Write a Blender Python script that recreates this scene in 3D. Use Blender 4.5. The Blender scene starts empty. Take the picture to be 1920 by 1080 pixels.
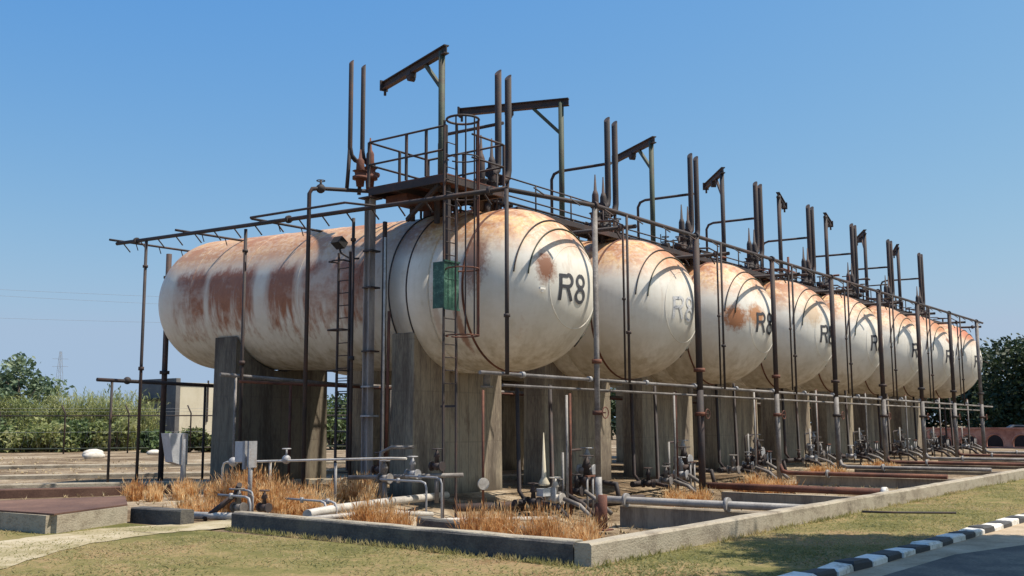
import bpy, math, random
from mathutils import Vector, Matrix, noise
rnd = random.Random(11)
rad = math.radians
SC = bpy.context.scene
COL = SC.collection

# ------------------------------------------------------------------ camera, sky, sun, exposure
PITCH, ROLL, AZ = .1292, -.004, .6438
fh = Vector((math.cos(AZ), math.sin(AZ), 0)); rt = Vector((math.sin(AZ), -math.cos(AZ), 0)); zz = Vector((0, 0, 1))
fw = fh*math.cos(PITCH) + zz*math.sin(PITCH); uc = zz*math.cos(PITCH) - fh*math.sin(PITCH)
cr = rt*math.cos(ROLL) + uc*math.sin(ROLL); cu = uc*math.cos(ROLL) - rt*math.sin(ROLL)
cd = bpy.data.cameras.new('camera'); cam = bpy.data.objects.new('camera', cd); COL.objects.link(cam)
cd.sensor_width = 36; cd.lens = 36*1960.66/1920; cd.clip_start = .1; cd.clip_end = 12000
M3 = Matrix((cr, cu, -fw)).transposed()
cam.matrix_world = Matrix.Translation((0, 0, 1.7)) @ M3.to_4x4()
SC.camera = cam

SUN = Vector((.25, -.46, 1.0)).normalized()
W = bpy.data.worlds.new("World"); SC.world = W; W.use_nodes = True
wn = W.node_tree.nodes; wl = W.node_tree.links
bg = wn['Background']
sky = wn.new('ShaderNodeTexSky'); sky.sky_type = 'NISHITA'; sky.sun_disc = False
sky.sun_elevation = math.asin(SUN.z); sky.sun_rotation = math.atan2(SUN.x, SUN.y)
sky.air_density = 1.5; sky.dust_density = 1.6; sky.ozone_density = 3.0; sky.altitude = 0
tc = wn.new('ShaderNodeTexCoord'); sx = wn.new('ShaderNodeSeparateXYZ'); cx = wn.new('ShaderNodeCombineXYZ'); lz = wn.new('ShaderNodeMath'); lz.operation = 'MAXIMUM'; lz.inputs[1].default_value = .085
wl.new(tc.outputs['Generated'], sx.inputs[0]); wl.new(sx.outputs[0], cx.inputs[0]); wl.new(sx.outputs[1], cx.inputs[1]); wl.new(sx.outputs[2], lz.inputs[0]); wl.new(lz.outputs[0], cx.inputs[2])
nz_ = wn.new('ShaderNodeVectorMath'); nz_.operation = 'NORMALIZE'; wl.new(cx.outputs[0], nz_.inputs[0])
if 'Vector' in sky.inputs: wl.new(nz_.outputs[0], sky.inputs['Vector'])   # the haze band keeps the sky pale down to the horizon
else: print('NO VECTOR INPUT')
hz = wn.new('ShaderNodeVectorMath'); hz.operation = 'MULTIPLY_ADD'      # a summer haze: pulls the blue and green of the clear sky together
hz.inputs[1].default_value = (1.04, .9, .22); hz.inputs[2].default_value = (-.82, .36, 5.1)
wl.new(sky.outputs[0], hz.inputs[0]); mx = wn.new('ShaderNodeVectorMath'); mx.operation = 'MAXIMUM'; mx.inputs[1].default_value = (.3, .6, 1.); wl.new(hz.outputs[0], mx.inputs[0]); wl.new(mx.outputs[0], bg.inputs[0]); bg.inputs[1].default_value = .088
ld = bpy.data.lights.new('sun', 'SUN'); ld.energy = 5.0; ld.angle = rad(.53); ld.color = (1, .915, .79)
lo = bpy.data.objects.new('sun', ld); COL.objects.link(lo); lo.rotation_euler = SUN.to_track_quat('Z', 'Y').to_euler()
SC.view_settings.view_transform = 'Standard'; SC.view_settings.look = 'None'; SC.view_settings.exposure = .38; SC.view_settings.gamma = 1

# ------------------------------------------------------------------ materials
def new_mat(name):
    m = bpy.data.materials.new(name); m.use_nodes = True
    nt = m.node_tree; return m, nt, nt.nodes['Principled BSDF']
def N(nt, t, **kw):
    n = nt.nodes.new(t)
    for k, v in kw.items():
        if k.startswith('i_'): n.inputs[k[2:].replace('_', ' ')].default_value = v
        else: setattr(n, k, v)
    return n
def ramp(nt, src, stops):
    r = nt.nodes.new('ShaderNodeValToRGB'); e = r.color_ramp.elements
    while len(e) > len(stops): e.remove(e[-1])
    while len(e) < len(stops): e.new(1)
    for k, (p, c) in enumerate(stops):
        e[k].position = p; e[k].color = (c, c, c, 1) if isinstance(c, (int, float)) else (*c, 1)
    nt.links.new(src, r.inputs[0]); return r.outputs[0]
def mix(nt, f, a, b):
    m = nt.nodes.new('ShaderNodeMix'); m.data_type = 'RGBA'
    for s, v in ((0, f), (6, a), (7, b)):
        if hasattr(v, 'type'): nt.links.new(v, m.inputs[s])
        elif s == 0: m.inputs[0].default_value = v
        else: m.inputs[s].default_value = (*v, 1)
    return m.outputs[2]
def math_(nt, op, a, b=None, c=None, clamp=False):
    m = nt.nodes.new('ShaderNodeMath'); m.operation = op; m.use_clamp = clamp
    for k, v in enumerate((a, b, c)):
        if v is None: continue
        if hasattr(v, 'type'): nt.links.new(v, m.inputs[k])
        else: m.inputs[k].default_value = v
    return m.outputs[0]
def coords(nt, scale=(1, 1, 1), off=(0, 0, 0), kind='Object', rnd_obj=False):
    t = nt.nodes.new('ShaderNodeTexCoord'); mp = nt.nodes.new('ShaderNodeMapping')
    nt.links.new(t.outputs[kind], mp.inputs[0]); mp.inputs['Scale'].default_value = scale; mp.inputs['Location'].default_value = off
    if rnd_obj:
        oi = nt.nodes.new('ShaderNodeObjectInfo'); v = nt.nodes.new('ShaderNodeVectorMath'); v.operation = 'ADD'
        s = nt.nodes.new('ShaderNodeMath'); s.operation = 'MULTIPLY'; nt.links.new(oi.outputs['Random'], s.inputs[0]); s.inputs[1].default_value = 57.
        nt.links.new(mp.outputs[0], v.inputs[0]); nt.links.new(s.outputs[0], v.inputs[1]); return v.outputs[0]
    return mp.outputs[0]
def noise_(nt, vec, scale, detail=4, rough=.6):
    n = N(nt, 'ShaderNodeTexNoise', i_Scale=scale, i_Detail=detail, i_Roughness=rough); nt.links.new(vec, n.inputs['Vector']); return n.outputs['Fac']
def bump(nt, b, h, strength, dist=.02):
    bp = N(nt, 'ShaderNodeBump', i_Strength=strength, i_Distance=dist); nt.links.new(h, bp.inputs['Height']); nt.links.new(bp.outputs[0], b.inputs['Normal'])

def mottled(name, stops, scale=2., rough=.8, metal=0, sc=(1, 1, 1), bmp=.2, bscale=25, fine=.35, detail=6):
    """a surface that wanders between several colours, with a finer grain on top"""
    m, nt, b = new_mat(name)
    v = coords(nt, sc, rnd_obj=True)
    n = noise_(nt, v, scale, detail, .65); n2 = noise_(nt, v, bscale, 3)
    f = math_(nt, 'MULTIPLY_ADD', math_(nt, 'SUBTRACT', n2, .5), fine, n)
    nt.links.new(ramp(nt, f, stops), b.inputs['Base Color'])
    b.inputs['Roughness'].default_value = rough; b.inputs['Metallic'].default_value = metal
    if bmp: bump(nt, b, n2, bmp)
    return m
MT = {}
MT['dark_pipe'] = mottled('dark_rusted_pipe', [(.3, (.022, .02, .024)), (.52, (.042, .031, .03)), (.72, (.085, .04, .028)), (.8, (.05, .04, .04))], 1.3, .75)
MT['rust_pipe'] = mottled('red_rusted_pipe', [(.3, (.05, .025, .02)), (.5, (.12, .045, .03)), (.7, (.2, .08, .045))], 1.7, .85)
MT['green_steel'] = mottled('green_painted_steel', [(.3, (.03, .04, .034)), (.5, (.06, .075, .045)), (.62, (.05, .04, .03)), (.8, (.1, .06, .035))], 1.1, .7)
MT['grey_pipe'] = mottled('grey_painted_pipe', [(.3, (.14, .13, .125)), (.5, (.25, .24, .235)), (.66, (.33, .31, .29)), (.8, (.18, .11, .08))], 1.6, .6)
MT['pale_pipe'] = mottled('pale_painted_pipe', [(.3, (.26, .23, .2)), (.5, (.45, .42, .38)), (.64, (.56, .53, .48)), (.8, (.25, .15, .1))], 2.2, .55)
MT['dull_pipe'] = mottled('dull_grimy_pipe', [(.3, (.085, .075, .07)), (.5, (.165, .148, .138)), (.64, (.26, .24, .225)), (.78, (.13, .075, .05))], 1.8, .7)
MT['galv'] = mottled('galvanised_steel', [(.3, (.18, .18, .19)), (.55, (.33, .33, .34)), (.8, (.22, .17, .14))], 2.5, .6, .1)
MT['panel'] = mottled('grey_sheet_metal', [(.3, (.3, .31, .33)), (.6, (.48, .49, .5)), (.85, (.3, .26, .22))], 1.5, .55)
MT['green_sheet'] = mottled('green_sheet_metal', [(.3, (.01, .035, .028)), (.52, (.025, .085, .06)), (.66, (.12, .24, .18)), (.8, (.25, .36, .3))], 2.2, .5, sc=(1, 1, 1.2))
MT['concrete'] = mottled('weathered_concrete', [(.25, (.1, .08, .065)), (.43, (.2, .165, .13)), (.6, (.31, .265, .205)), (.78, (.17, .125, .09))], 1.1, .92, sc=(1.5, 1.5, .28), bmp=.35)
MT['wall'] = mottled('stained_concrete', [(.27, (.13, .105, .075)), (.42, (.26, .22, .165)), (.56, (.37, .325, .25)), (.74, (.19, .16, .115))], 1.6, .95, sc=(1, 1, 1.6), bmp=.5)
MT['wall_shade'] = mottled('shade_toned_concrete', [(.28, (.035, .034, .034)), (.45, (.075, .07, .066)), (.62, (.13, .12, .1)), (.8, (.07, .075, .05))], 1.8, .95, sc=(1, 1, 1.3), bmp=.5)  # darker copy of the wall concrete, shade put into its colour
MT['column'] = mottled('grey_painted_column', [(.28, (.14, .12, .115)), (.5, (.28, .25, .24)), (.66, (.4, .36, .32)), (.8, (.15, .09, .06))], 1.2, .75, sc=(3, 3, .5))
MT['rust_plate'] = mottled('rusted_plate', [(.3, (.06, .028, .022)), (.5, (.11, .058, .04)), (.75, (.19, .105, .07))], .8, .9)
MT['black'] = mottled('black_paint', [(.3, (.025, .026, .03)), (.6, (.05, .05, .052)), (.85, (.12, .11, .1))], 3., .8)
MT['white'] = mottled('white_paint', [(.3, (.24, .22, .19)), (.42, (.55, .53, .48)), (.52, (.72, .7, .65)), (.74, (.8, .78, .74))], 3.5, .8, fine=.5)
MT['letter'] = mottled('faded_black_letter_paint', [(.3, (.03, .032, .038)), (.6, (.06, .06, .07)), (.8, (.2, .2, .2))], 3, .7, bmp=0)
MT['letter_faded'] = mottled('worn_grey_letter_paint', [(.35, (.18, .2, .24)), (.5, (.55, .55, .56)), (.7, (.7, .69, .67))], 5, .7, bmp=0)
MT['brick'] = mottled('red_brick_wall', [(.3, (.2, .08, .06)), (.5, (.33, .16, .12)), (.7, (.45, .27, .21))], 1.5, .9)
MT['stone'] = mottled('pale_stone', [(.3, (.4, .37, .32)), (.6, (.62, .58, .52)), (.8, (.45, .4, .34))], 3, .95)
MT['bldg'] = mottled('cream_render', [(.3, (.42, .37, .28)), (.5, (.52, .47, .36)), (.72, (.58, .53, .43))], .6, .9, sc=(1, 1, .5))
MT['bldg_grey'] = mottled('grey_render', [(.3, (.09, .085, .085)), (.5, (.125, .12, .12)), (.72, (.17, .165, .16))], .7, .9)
MT['hole'] = mottled('dark_interior', [(.3, (.012, .012, .014)), (.7, (.03, .028, .028))], 2, .9, bmp=0)
MT['trunk'] = mottled('bark', [(.3, (.05, .038, .028)), (.7, (.13, .1, .075))], 3, .95, sc=(3, 3, .6))
MT['wire'] = mottled('grey_cable', [(.3, (.2, .21, .23)), (.7, (.3, .31, .33))], 2, .6, bmp=0)

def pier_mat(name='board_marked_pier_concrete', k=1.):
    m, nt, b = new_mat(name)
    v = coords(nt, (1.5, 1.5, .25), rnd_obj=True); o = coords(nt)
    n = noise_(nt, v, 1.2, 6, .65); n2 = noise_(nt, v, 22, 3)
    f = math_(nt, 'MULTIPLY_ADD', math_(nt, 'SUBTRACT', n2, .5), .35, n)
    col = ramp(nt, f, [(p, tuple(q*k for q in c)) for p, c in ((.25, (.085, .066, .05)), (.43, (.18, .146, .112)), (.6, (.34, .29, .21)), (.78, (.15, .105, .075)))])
    sep = N(nt, 'ShaderNodeSeparateXYZ'); nt.links.new(o, sep.inputs[0])
    lx = math_(nt, 'FRACT', math_(nt, 'MULTIPLY', math_(nt, 'ADD', sep.outputs[0], sep.outputs[1]), 2.7))
    ln = ramp(nt, math_(nt, 'ABSOLUTE', math_(nt, 'SUBTRACT', lx, .5)), [(.455, 0.), (.485, .55)])
    lz = math_(nt, 'FRACT', math_(nt, 'MULTIPLY', sep.outputs[2], .8))
    ln = math_(nt, 'MAXIMUM', ln, ramp(nt, math_(nt, 'ABSOLUTE', math_(nt, 'SUBTRACT', lz, .5)), [(.48, 0.), (.495, .22)]))
    col = mix(nt, math_(nt, 'MULTIPLY', ln, ramp(nt, n, [(.3, .2), (.6, 1.)])), col, (.07, .055, .045))
    damp = ramp(nt, math_(nt, 'MULTIPLY_ADD', math_(nt, 'SUBTRACT', n, .5), 1.2, sep.outputs[2]), [(.0, .75), (.45, 0.)])
    col = mix(nt, damp, col, (.07, .055, .04))
    nt.links.new(col, b.inputs['Base Color']); b.inputs['Roughness'].default_value = .93
    bump(nt, b, math_(nt, 'SUBTRACT', n2, ln), .4)
    return m
MT['pier'] = pier_mat(); MT['pier_shade'] = pier_mat('shade_toned_pier_concrete', .55)  # the second is a darkened copy, with the rear pier's shade in its colour
def leaf_mat(name, dark, mid, light, scale=.6, trans=.25, fine=.7):
    m, nt, b = new_mat(name)
    v = coords(nt, rnd_obj=True)
    n = noise_(nt, v, scale, 3); n2 = noise_(nt, v, scale*9, 2)
    f = math_(nt, 'MULTIPLY_ADD', math_(nt, 'SUBTRACT', n2, .5), fine, n)
    nt.links.new(ramp(nt, f, [(.3, dark), (.5, mid), (.7, light)]), b.inputs['Base Color'])
    b.inputs['Roughness'].default_value = .65
    t = N(nt, 'ShaderNodeBsdfTranslucent'); nt.links.new(ramp(nt, f, [(.3, dark), (.5, mid), (.7, light)]), t.inputs[0])
    ms = nt.nodes.new('ShaderNodeMixShader'); ms.inputs[0].default_value = trans
    nt.links.new(b.outputs[0], ms.inputs[1]); nt.links.new(t.outputs[0], ms.inputs[2])
    nt.links.new(ms.outputs[0], nt.nodes['Material Output'].inputs[0])
    return m
MT['leaf_dark'] = leaf_mat('dark_foliage', (.014, .026, .014), (.028, .05, .02), (.06, .09, .03))
MT['leaf_mid'] = leaf_mat('mid_foliage', (.05, .085, .03), (.1, .15, .05), (.2, .25, .09))
MT['leaf_grey'] = leaf_mat('grey_green_foliage', (.07, .11, .065), (.14, .2, .11), (.27, .32, .2))
MT['reed'] = leaf_mat('reed_foliage', (.13, .17, .055), (.27, .3, .11), (.48, .47, .24), .5, .4)
MT['straw'] = leaf_mat('dry_orange_grass', (.36, .15, .05), (.66, .37, .14), (.86, .66, .38), 1.1, .4, 1.2)
MT['tan'] = leaf_mat('dry_tan_weeds', (.22, .15, .08), (.38, .29, .16), (.55, .45, .28), 1.6, .3)
MT['weed'] = leaf_mat('green_weed', (.05, .07, .025), (.1, .13, .04), (.2, .2, .08), 1.5)
MT['lawn'] = leaf_mat('short_lawn_grass', (.19, .195, .07), (.29, .27, .11), (.43, .34, .18), .35, .5)

def ground_mat():
    m, nt, b = new_mat('ground_grass_and_soil')
    v = coords(nt)
    big = noise_(nt, v, .22, 5, .6); med = noise_(nt, v, 1.3, 6, .7); fine = noise_(nt, v, 14, 4, .7)
    f = math_(nt, 'MULTIPLY_ADD', math_(nt, 'SUBTRACT', med, .5), .9, big)
    f = math_(nt, 'MULTIPLY_ADD', math_(nt, 'SUBTRACT', fine, .5), .45, f)
    lawn = ramp(nt, f, [(.28, (.1, .1, .035)), (.42, (.165, .15, .058)), (.52, (.22, .178, .08)), (.62, (.285, .205, .108)), (.72, (.2, .128, .066)), (.85, (.18, .15, .06))])
    soil = ramp(nt, f, [(.26, (.07, .048, .03)), (.42, (.15, .108, .07)), (.56, (.26, .2, .135)), (.7, (.4, .335, .25)), (.85, (.2, .14, .08))])
    # lawn in front of the bund and beside the kerb, bare stony soil inside it and behind
    sep = N(nt, 'ShaderNodeSeparateXYZ'); nt.links.new(v, sep.inputs[0])
    x, y = sep.outputs[0], sep.outputs[1]
    wob = math_(nt, 'MULTIPLY', math_(nt, 'SUBTRACT', med, .5), 2.5)
    inx = math_(nt, 'SMOOTH_MIN', math_(nt, 'SUBTRACT', x, 10.95), math_(nt, 'SUBTRACT', y, 7.05), .01)
    a = math_(nt, 'GREATER_THAN', inx, 0)
    far = math_(nt, 'GREATER_THAN', math_(nt, 'ADD', math_(nt, 'SUBTRACT', y, 20.5), wob), 0)
    sel = math_(nt, 'MAXIMUM', a, far)
    nt.links.new(mix(nt, sel, lawn, soil), b.inputs['Base Color'])
    b.inputs['Roughness'].default_value = 1; b.inputs['Specular IOR Level'].default_value = .1
    bump(nt, b, math_(nt, 'ADD', fine, med), .7, .06)
    return m
MT['ground'] = ground_mat()
def path_mat(name, stops, sc=1.2):
    return mottled(name, stops, sc, .97, bmp=.4, bscale=30)
MT['path'] = path_mat('worn_sandy_path', [(.3, (.19, .17, .075)), (.43, (.27, .225, .12)), (.55, (.38, .32, .21)), (.68, (.46, .4, .29)), (.8, (.25, .2, .09))], 1.0)
MT['road'] = path_mat('worn_asphalt', [(.3, (.06, .054, .05)), (.45, (.115, .1, .085)), (.58, (.21, .172, .13)), (.72, (.34, .265, .185)), (.85, (.12, .1, .08))], .7)
MT['sand'] = path_mat('sandy_verge', [(.3, (.25, .19, .12)), (.5, (.4, .31, .21)), (.75, (.52, .42, .31))], 1.5)

def tank_mat(k, patches, top, seed):
    """cream tank paint, orange rust washed over the top, darker rust in the patches of this tank"""
    m, nt, b = new_mat('rusting_cream_tank_paint')
    v = coords(nt, off=(seed*13.7, seed*7.1, seed*3.3)); o = coords(nt)
    sep = N(nt, 'ShaderNodeSeparateXYZ'); nt.links.new(o, sep.inputs[0]); X, Y, Z = sep.outputs
    drip = noise_(nt, coords(nt, (2.6, 2.6, .28), (seed*3.1, seed, 0)), 1.6, 5, .65)
    blot = noise_(nt, coords(nt, (1.2, .55, 1.2), (seed*9, 0, seed*2)), 1.1, 7, .72)
    fine = noise_(nt, v, 9, 4, .7)
    col = ramp(nt, math_(nt, 'MULTIPLY_ADD', math_(nt, 'SUBTRACT', drip, .5), .6, blot), [(.22, (.55, .5, .41)), (.4, (.68, .64, .56)), (.6, (.75, .715, .64)), (.82, (.68, .62, .53))])
    # ground bounce painted brown into the belly, broken by dirt streaks
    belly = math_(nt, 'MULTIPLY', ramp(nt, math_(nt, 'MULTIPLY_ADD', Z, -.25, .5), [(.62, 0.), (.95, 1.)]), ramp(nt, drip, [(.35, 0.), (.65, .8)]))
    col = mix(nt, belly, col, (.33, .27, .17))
    # top wash
    tz = ramp(nt, math_(nt, 'MULTIPLY_ADD', Z, .25, .5), [(.66, 0.), (.8, .85), (.92, 1.)])
    tf = math_(nt, 'MULTIPLY', tz, ramp(nt, math_(nt, 'MULTIPLY_ADD', math_(nt, 'SUBTRACT', fine, .5), .5, blot), [(.38-.12*top, 0.), (.47, .6), (.6, 1.)]))
    col = mix(nt, math_(nt, 'MULTIPLY', tf, min(1, .75+.25*top)), col, mix(nt, ramp(nt, math_(nt, 'MULTIPLY_ADD', math_(nt, 'SUBTRACT', fine, .5), .6, drip), [(.34, 0.), (.6, 1.)]), (.44, .16, .04), (.74, .49, .23)))
    core = math_(nt, 'MULTIPLY', tz, ramp(nt, math_(nt, 'MULTIPLY_ADD', math_(nt, 'SUBTRACT', fine, .5), .35, math_(nt, 'SUBTRACT', 1., blot)), [(.42, 0.), (.55, .9)]))
    col = mix(nt, core, col, mix(nt, fine, (.22, .07, .025), (.48, .19, .06)))
    # rust streaks running down the flanks
    st = math_(nt, 'MULTIPLY', ramp(nt, drip, [(.58, 0.), (.74, .4)]), ramp(nt, math_(nt, 'MULTIPLY_ADD', Z, .25, .5), [(.35, 0.), (.6, 1.)]))
    col = mix(nt, st, col, (.36, .2, .1))
    for (c, r, cc, s) in patches:
        vm = N(nt, 'ShaderNodeVectorMath', operation='SUBTRACT'); nt.links.new(o, vm.inputs[0]); vm.inputs[1].default_value = c
        vs = N(nt, 'ShaderNodeVectorMath', operation='DIVIDE'); nt.links.new(vm.outputs[0], vs.inputs[0]); vs.inputs[1].default_value = r
        vl = N(nt, 'ShaderNodeVectorMath', operation='LENGTH'); nt.links.new(vs.outputs[0], vl.inputs[0])
        d = math_(nt, 'MULTIPLY_ADD', math_(nt, 'SUBTRACT', math_(nt, 'MULTIPLY_ADD', drip, .5, fine), .75), 1.1, vl.outputs['Value'])
        col = mix(nt, ramp(nt, d, [(.55, s), (1.05, 0.)]), col, cc)
    if k == 0:   # the three oblong fields of dark rust on the flank of the nearest tank
        side = ramp(nt, math_(nt, 'MULTIPLY_ADD', X, -.25, .5), [(.6, 0.), (.66, 1.)])
        up = ramp(nt, math_(nt, 'MULTIPLY_ADD', math_(nt, 'SUBTRACT', math_(nt, 'MULTIPLY_ADD', fine, .5, drip), .75), .16, math_(nt, 'MULTIPLY_ADD', Z, .25, .5)), [(.655, 1.), (.72, 0.)])
        lowz = math_(nt, 'MULTIPLY_ADD', math_(nt, 'SUBTRACT', drip, .5), .75, math_(nt, 'MULTIPLY_ADD', Z, .25, .5))
        low = ramp(nt, lowz, [(.22, 0.), (.43, 1.)])
        bl = None
        for y0, y1 in ((3.0, 5.7), (5.65, 7.05), (7.35, 9.6), (9.45, 11.2)):
            t = math_(nt, 'MULTIPLY', ramp(nt, math_(nt, 'MULTIPLY_ADD', math_(nt, 'SUBTRACT', drip, .5), .5, math_(nt, 'SUBTRACT', Y, y0)), [(0., 0.), (.3, 1.)]),
                      ramp(nt, math_(nt, 'MULTIPLY_ADD', math_(nt, 'SUBTRACT', drip, .5), .5, math_(nt, 'SUBTRACT', y1, Y)), [(0., 0.), (.3, 1.)]))
            bl = t if bl is None else math_(nt, 'MAXIMUM', bl, t)
        f = math_(nt, 'MULTIPLY', math_(nt, 'MULTIPLY', side, up), math_(nt, 'MULTIPLY', low, bl))
        halo = math_(nt, 'MULTIPLY', math_(nt, 'MULTIPLY', side, ramp(nt, lowz, [(.2, 0.), (.5, .6)])), ramp(nt, blot, [(.35, 0.), (.6, .8)]))
        col = mix(nt, math_(nt, 'MULTIPLY', halo, ramp(nt, math_(nt, 'MULTIPLY_ADD', math_(nt, 'SUBTRACT', drip, .5), .8, math_(nt, 'MULTIPLY', Y, .3)), [(.6, 0.), (.95, 1.)])), col, (.45, .27, .15))
        f = math_(nt, 'MULTIPLY', f, ramp(nt, noise_(nt, coords(nt, (1, .5, .7), (3, 5, 1)), .9, 5, .7), [(.34, .35), (.5, 1.)]))
        f = math_(nt, 'MULTIPLY', f, ramp(nt, math_(nt, 'MULTIPLY_ADD', math_(nt, 'SUBTRACT', fine, .5), .8, drip), [(.2, .7), (.42, .97)]))
        col = mix(nt, f, col, mix(nt, fine, (.15, .04, .02), (.43, .165, .075)))
    nt.links.new(col, b.inputs['Base Color']); b.inputs['Roughness'].default_value = .55
    bump(nt, b, fine, .06, .02)
    return m

# ------------------------------------------------------------------ mesh builder
class MB:
    def __init__(s): s.v = []; s.f = []; s.sm = []
    def face(s, idx, smooth=False): s.f.append(tuple(idx)); s.sm.append(smooth)
    def box(s, c, d, rz=0, M=None, taper=1.):
        cx, cy, cz = c; dx, dy, dz = d[0]/2, d[1]/2, d[2]/2; b = len(s.v); cs, sn = math.cos(rz), math.sin(rz)
        for z in (-1, 1):
            k = taper if z > 0 else 1
            for x, y in ((-1, -1), (1, -1), (1, 1), (-1, 1)):
                p = Vector((x*dx*k, y*dy*k, z*dz))
                if M: p = M @ p
                s.v.append((cx+p.x*cs-p.y*sn, cy+p.x*sn+p.y*cs, cz+p.z))
        for q in ((3, 2, 1, 0), (4, 5, 6, 7), (0, 1, 5, 4), (1, 2, 6, 5), (2, 3, 7, 6), (3, 0, 4, 7)): s.face([b+i for i in q])
        return s
    def bevelbox(s, c, d, w=.02, rz=0):
        """box with its top edges worn off"""
        cx, cy, cz = c; b = len(s.v); cs, sn = math.cos(rz), math.sin(rz); dx, dy, h = d[0]/2, d[1]/2, d[2]
        for z, k in ((-h/2, 0), (h/2-w, 0), (h/2, w)):
            for x, y in ((-1, -1), (1, -1), (1, 1), (-1, 1)):
                px, py = x*(dx-k), y*(dy-k); s.v.append((cx+px*cs-py*sn, cy+px*sn+py*cs, cz+z))
        s.face((b+3, b+2, b+1, b))
        for r in (0, 4):
            for i in range(4): j = (i+1) % 4; s.face((b+r+i, b+r+j, b+r+4+j, b+r+4+i))
        s.face((b+8, b+9, b+10, b+11)); return s
    def beam(s, p, q, w, h, up=(0, 0, 1)):
        p, q = Vector(p), Vector(q); d = (q-p); L = d.length; d.normalize(); u = Vector(up)
        if abs(d.dot(u)) > .98: u = Vector((1, 0, 0))
        x = d.cross(u).normalized(); z = x.cross(d); b = len(s.v)
        for e in (p, q):
            for a, c in ((-1, -1), (1, -1), (1, 1), (-1, 1)): s.v.append(tuple(e + x*(a*w/2) + z*(c*h/2)))
        for f in ((3, 2, 1, 0), (4, 5, 6, 7), (0, 1, 5, 4), (1, 2, 6, 5), (2, 3, 7, 6), (3, 0, 4, 7)): s.face([b+i for i in f])
        return s
    def tube(s, pts, r, n=10, closed=False, rs=None):
        P = [Vector(p) for p in pts]; m = len(P); b = len(s.v)
        T = []
        for i in range(m):
            a = P[i-1] if (i or closed) else P[0]; c = P[(i+1) % m] if (i < m-1 or closed) else P[-1]
            T.append((c-a).normalized())
        u = Vector((0, 0, 1)) if abs(T[0].z) < .9 else Vector((1, 0, 0))
        x = T[0].cross(u).normalized()
        for i in range(m):
            x = (x - T[i]*x.dot(T[i])).normalized(); y = T[i].cross(x); k = 1.
            if 0 < i < m-1 or closed:
                a = (P[i]-P[i-1]).normalized(); k = 1/max(.5, math.sqrt(max(.01, (1+a.dot((P[(i+1) % m]-P[i]).normalized()))/2)))
            rr = (rs[i] if rs else r)*min(k, 1.2)
            for j in range(n):
                t = 2*math.pi*j/n; s.v.append(tuple(P[i]+x*(rr*math.cos(t))+y*(rr*math.sin(t))))
        R_ = m if closed else m-1
        for i in range(R_):
            for j in range(n):
                k = (j+1) % n; i2 = (i+1) % m; s.face((b+i*n+j, b+i*n+k, b+i2*n+k, b+i2*n+j), n > 5)
        if not closed:
            s.face([b+j for j in reversed(range(n))]); s.face([b+(m-1)*n+j for j in range(n)])
        return s
    def cyl(s, p, q, r, n=12, r2=None): return s.tube([p, q], r, n, rs=[r, r if r2 is None else r2])
    def ring(s, c, R_, r, axis='z', n=24, k=6, a0=0, a1=360):
        pts = []; full = abs(a1-a0) >= 360
        for i in range(n if full else n+1):
            t = rad(a0+(a1-a0)*i/n); a, d = R_*math.cos(t), R_*math.sin(t)
            pts.append({'z': (c[0]+a, c[1]+d, c[2]), 'y': (c[0]+a, c[1], c[2]+d), 'x': (c[0], c[1]+a, c[2]+d)}[axis])
        return s.tube(pts, r, k, closed=full)
    def prism(s, poly, y0, y1):
        """(x,z) outline extruded along y"""
        n = len(poly); b = len(s.v)
        for y in (y0, y1):
            for x, z in poly: s.v.append((x, y, z))
        for i in range(n): j = (i+1) % n; s.face((b+i, b+j, b+n+j, b+n+i))
        s.face([b+i for i in reversed(range(n))]); s.face([b+n+i for i in range(n)])
        return s
    def sphere(s, c, r, n=12, m=8):
        b = len(s.v); s.v.append((c[0], c[1], c[2]+r))
        for i in range(1, m):
            for j in range(n):
                t, p = math.pi*i/m, 2*math.pi*j/n; s.v.append((c[0]+r*math.sin(t)*math.cos(p), c[1]+r*math.sin(t)*math.sin(p), c[2]+r*math.cos(t)))
        s.v.append((c[0], c[1], c[2]-r)); e = len(s.v)-1
        for j in range(n):
            k = (j+1) % n; s.face((b, b+1+j, b+1+k), True); s.face((e, b+1+(m-2)*n+k, b+1+(m-2)*n+j), True)
            for i in range(m-2): s.face((b+1+i*n+j, b+1+(i+1)*n+j, b+1+(i+1)*n+k, b+1+i*n+k), True)
        return s
    def build(s, name, mat, parent=None, loc=None):
        me = bpy.data.meshes.new(name); me.from_pydata(s.v, [], s.f); me.polygons.foreach_set('use_smooth', s.sm); me.update()
        me.materials.append(MT[mat] if isinstance(mat, str) else mat)
        o = bpy.data.objects.new(name, me); COL.objects.link(o)
        if parent: o.parent = parent
        if loc: o.location = loc
        return o
def tag(o, label=None, cat=None, group=None, kind=None):
    for k, v in (('label', label), ('category', cat), ('group', group), ('kind', kind)):
        if v: o[k] = v
    return o
def thing(name, label, cat, loc=(0, 0, 0), rz=0, group=None):
    o = bpy.data.objects.new(name, None); COL.objects.link(o); o.location = loc; o.rotation_euler = (0, 0, rz); o.empty_display_size = .2
    return tag(o, label, cat, group)
def part_label(o, t): o['label'] = t; return o
def copy_tree(src, parent=None):
    c = src.copy(); COL.objects.link(c); c.parent = parent
    for ch in [o for o in src.children]: copy_tree(ch, c)
    return c
ORD = ['nearest', 'second', 'third', 'fourth', 'fifth', 'sixth', 'seventh', 'farthest']
def sstep(a, b, x): t = max(0, min(1, (x-a)/(b-a))); return t*t*(3-2*t)
S = 5.4756; TX, TY, TZ, TL, TILT = 20.494, 15.388, 4.964, 11.18, .0386
def taxis(Y): return TZ + (Y-TY)*TILT          # height of a tank's axis
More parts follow.
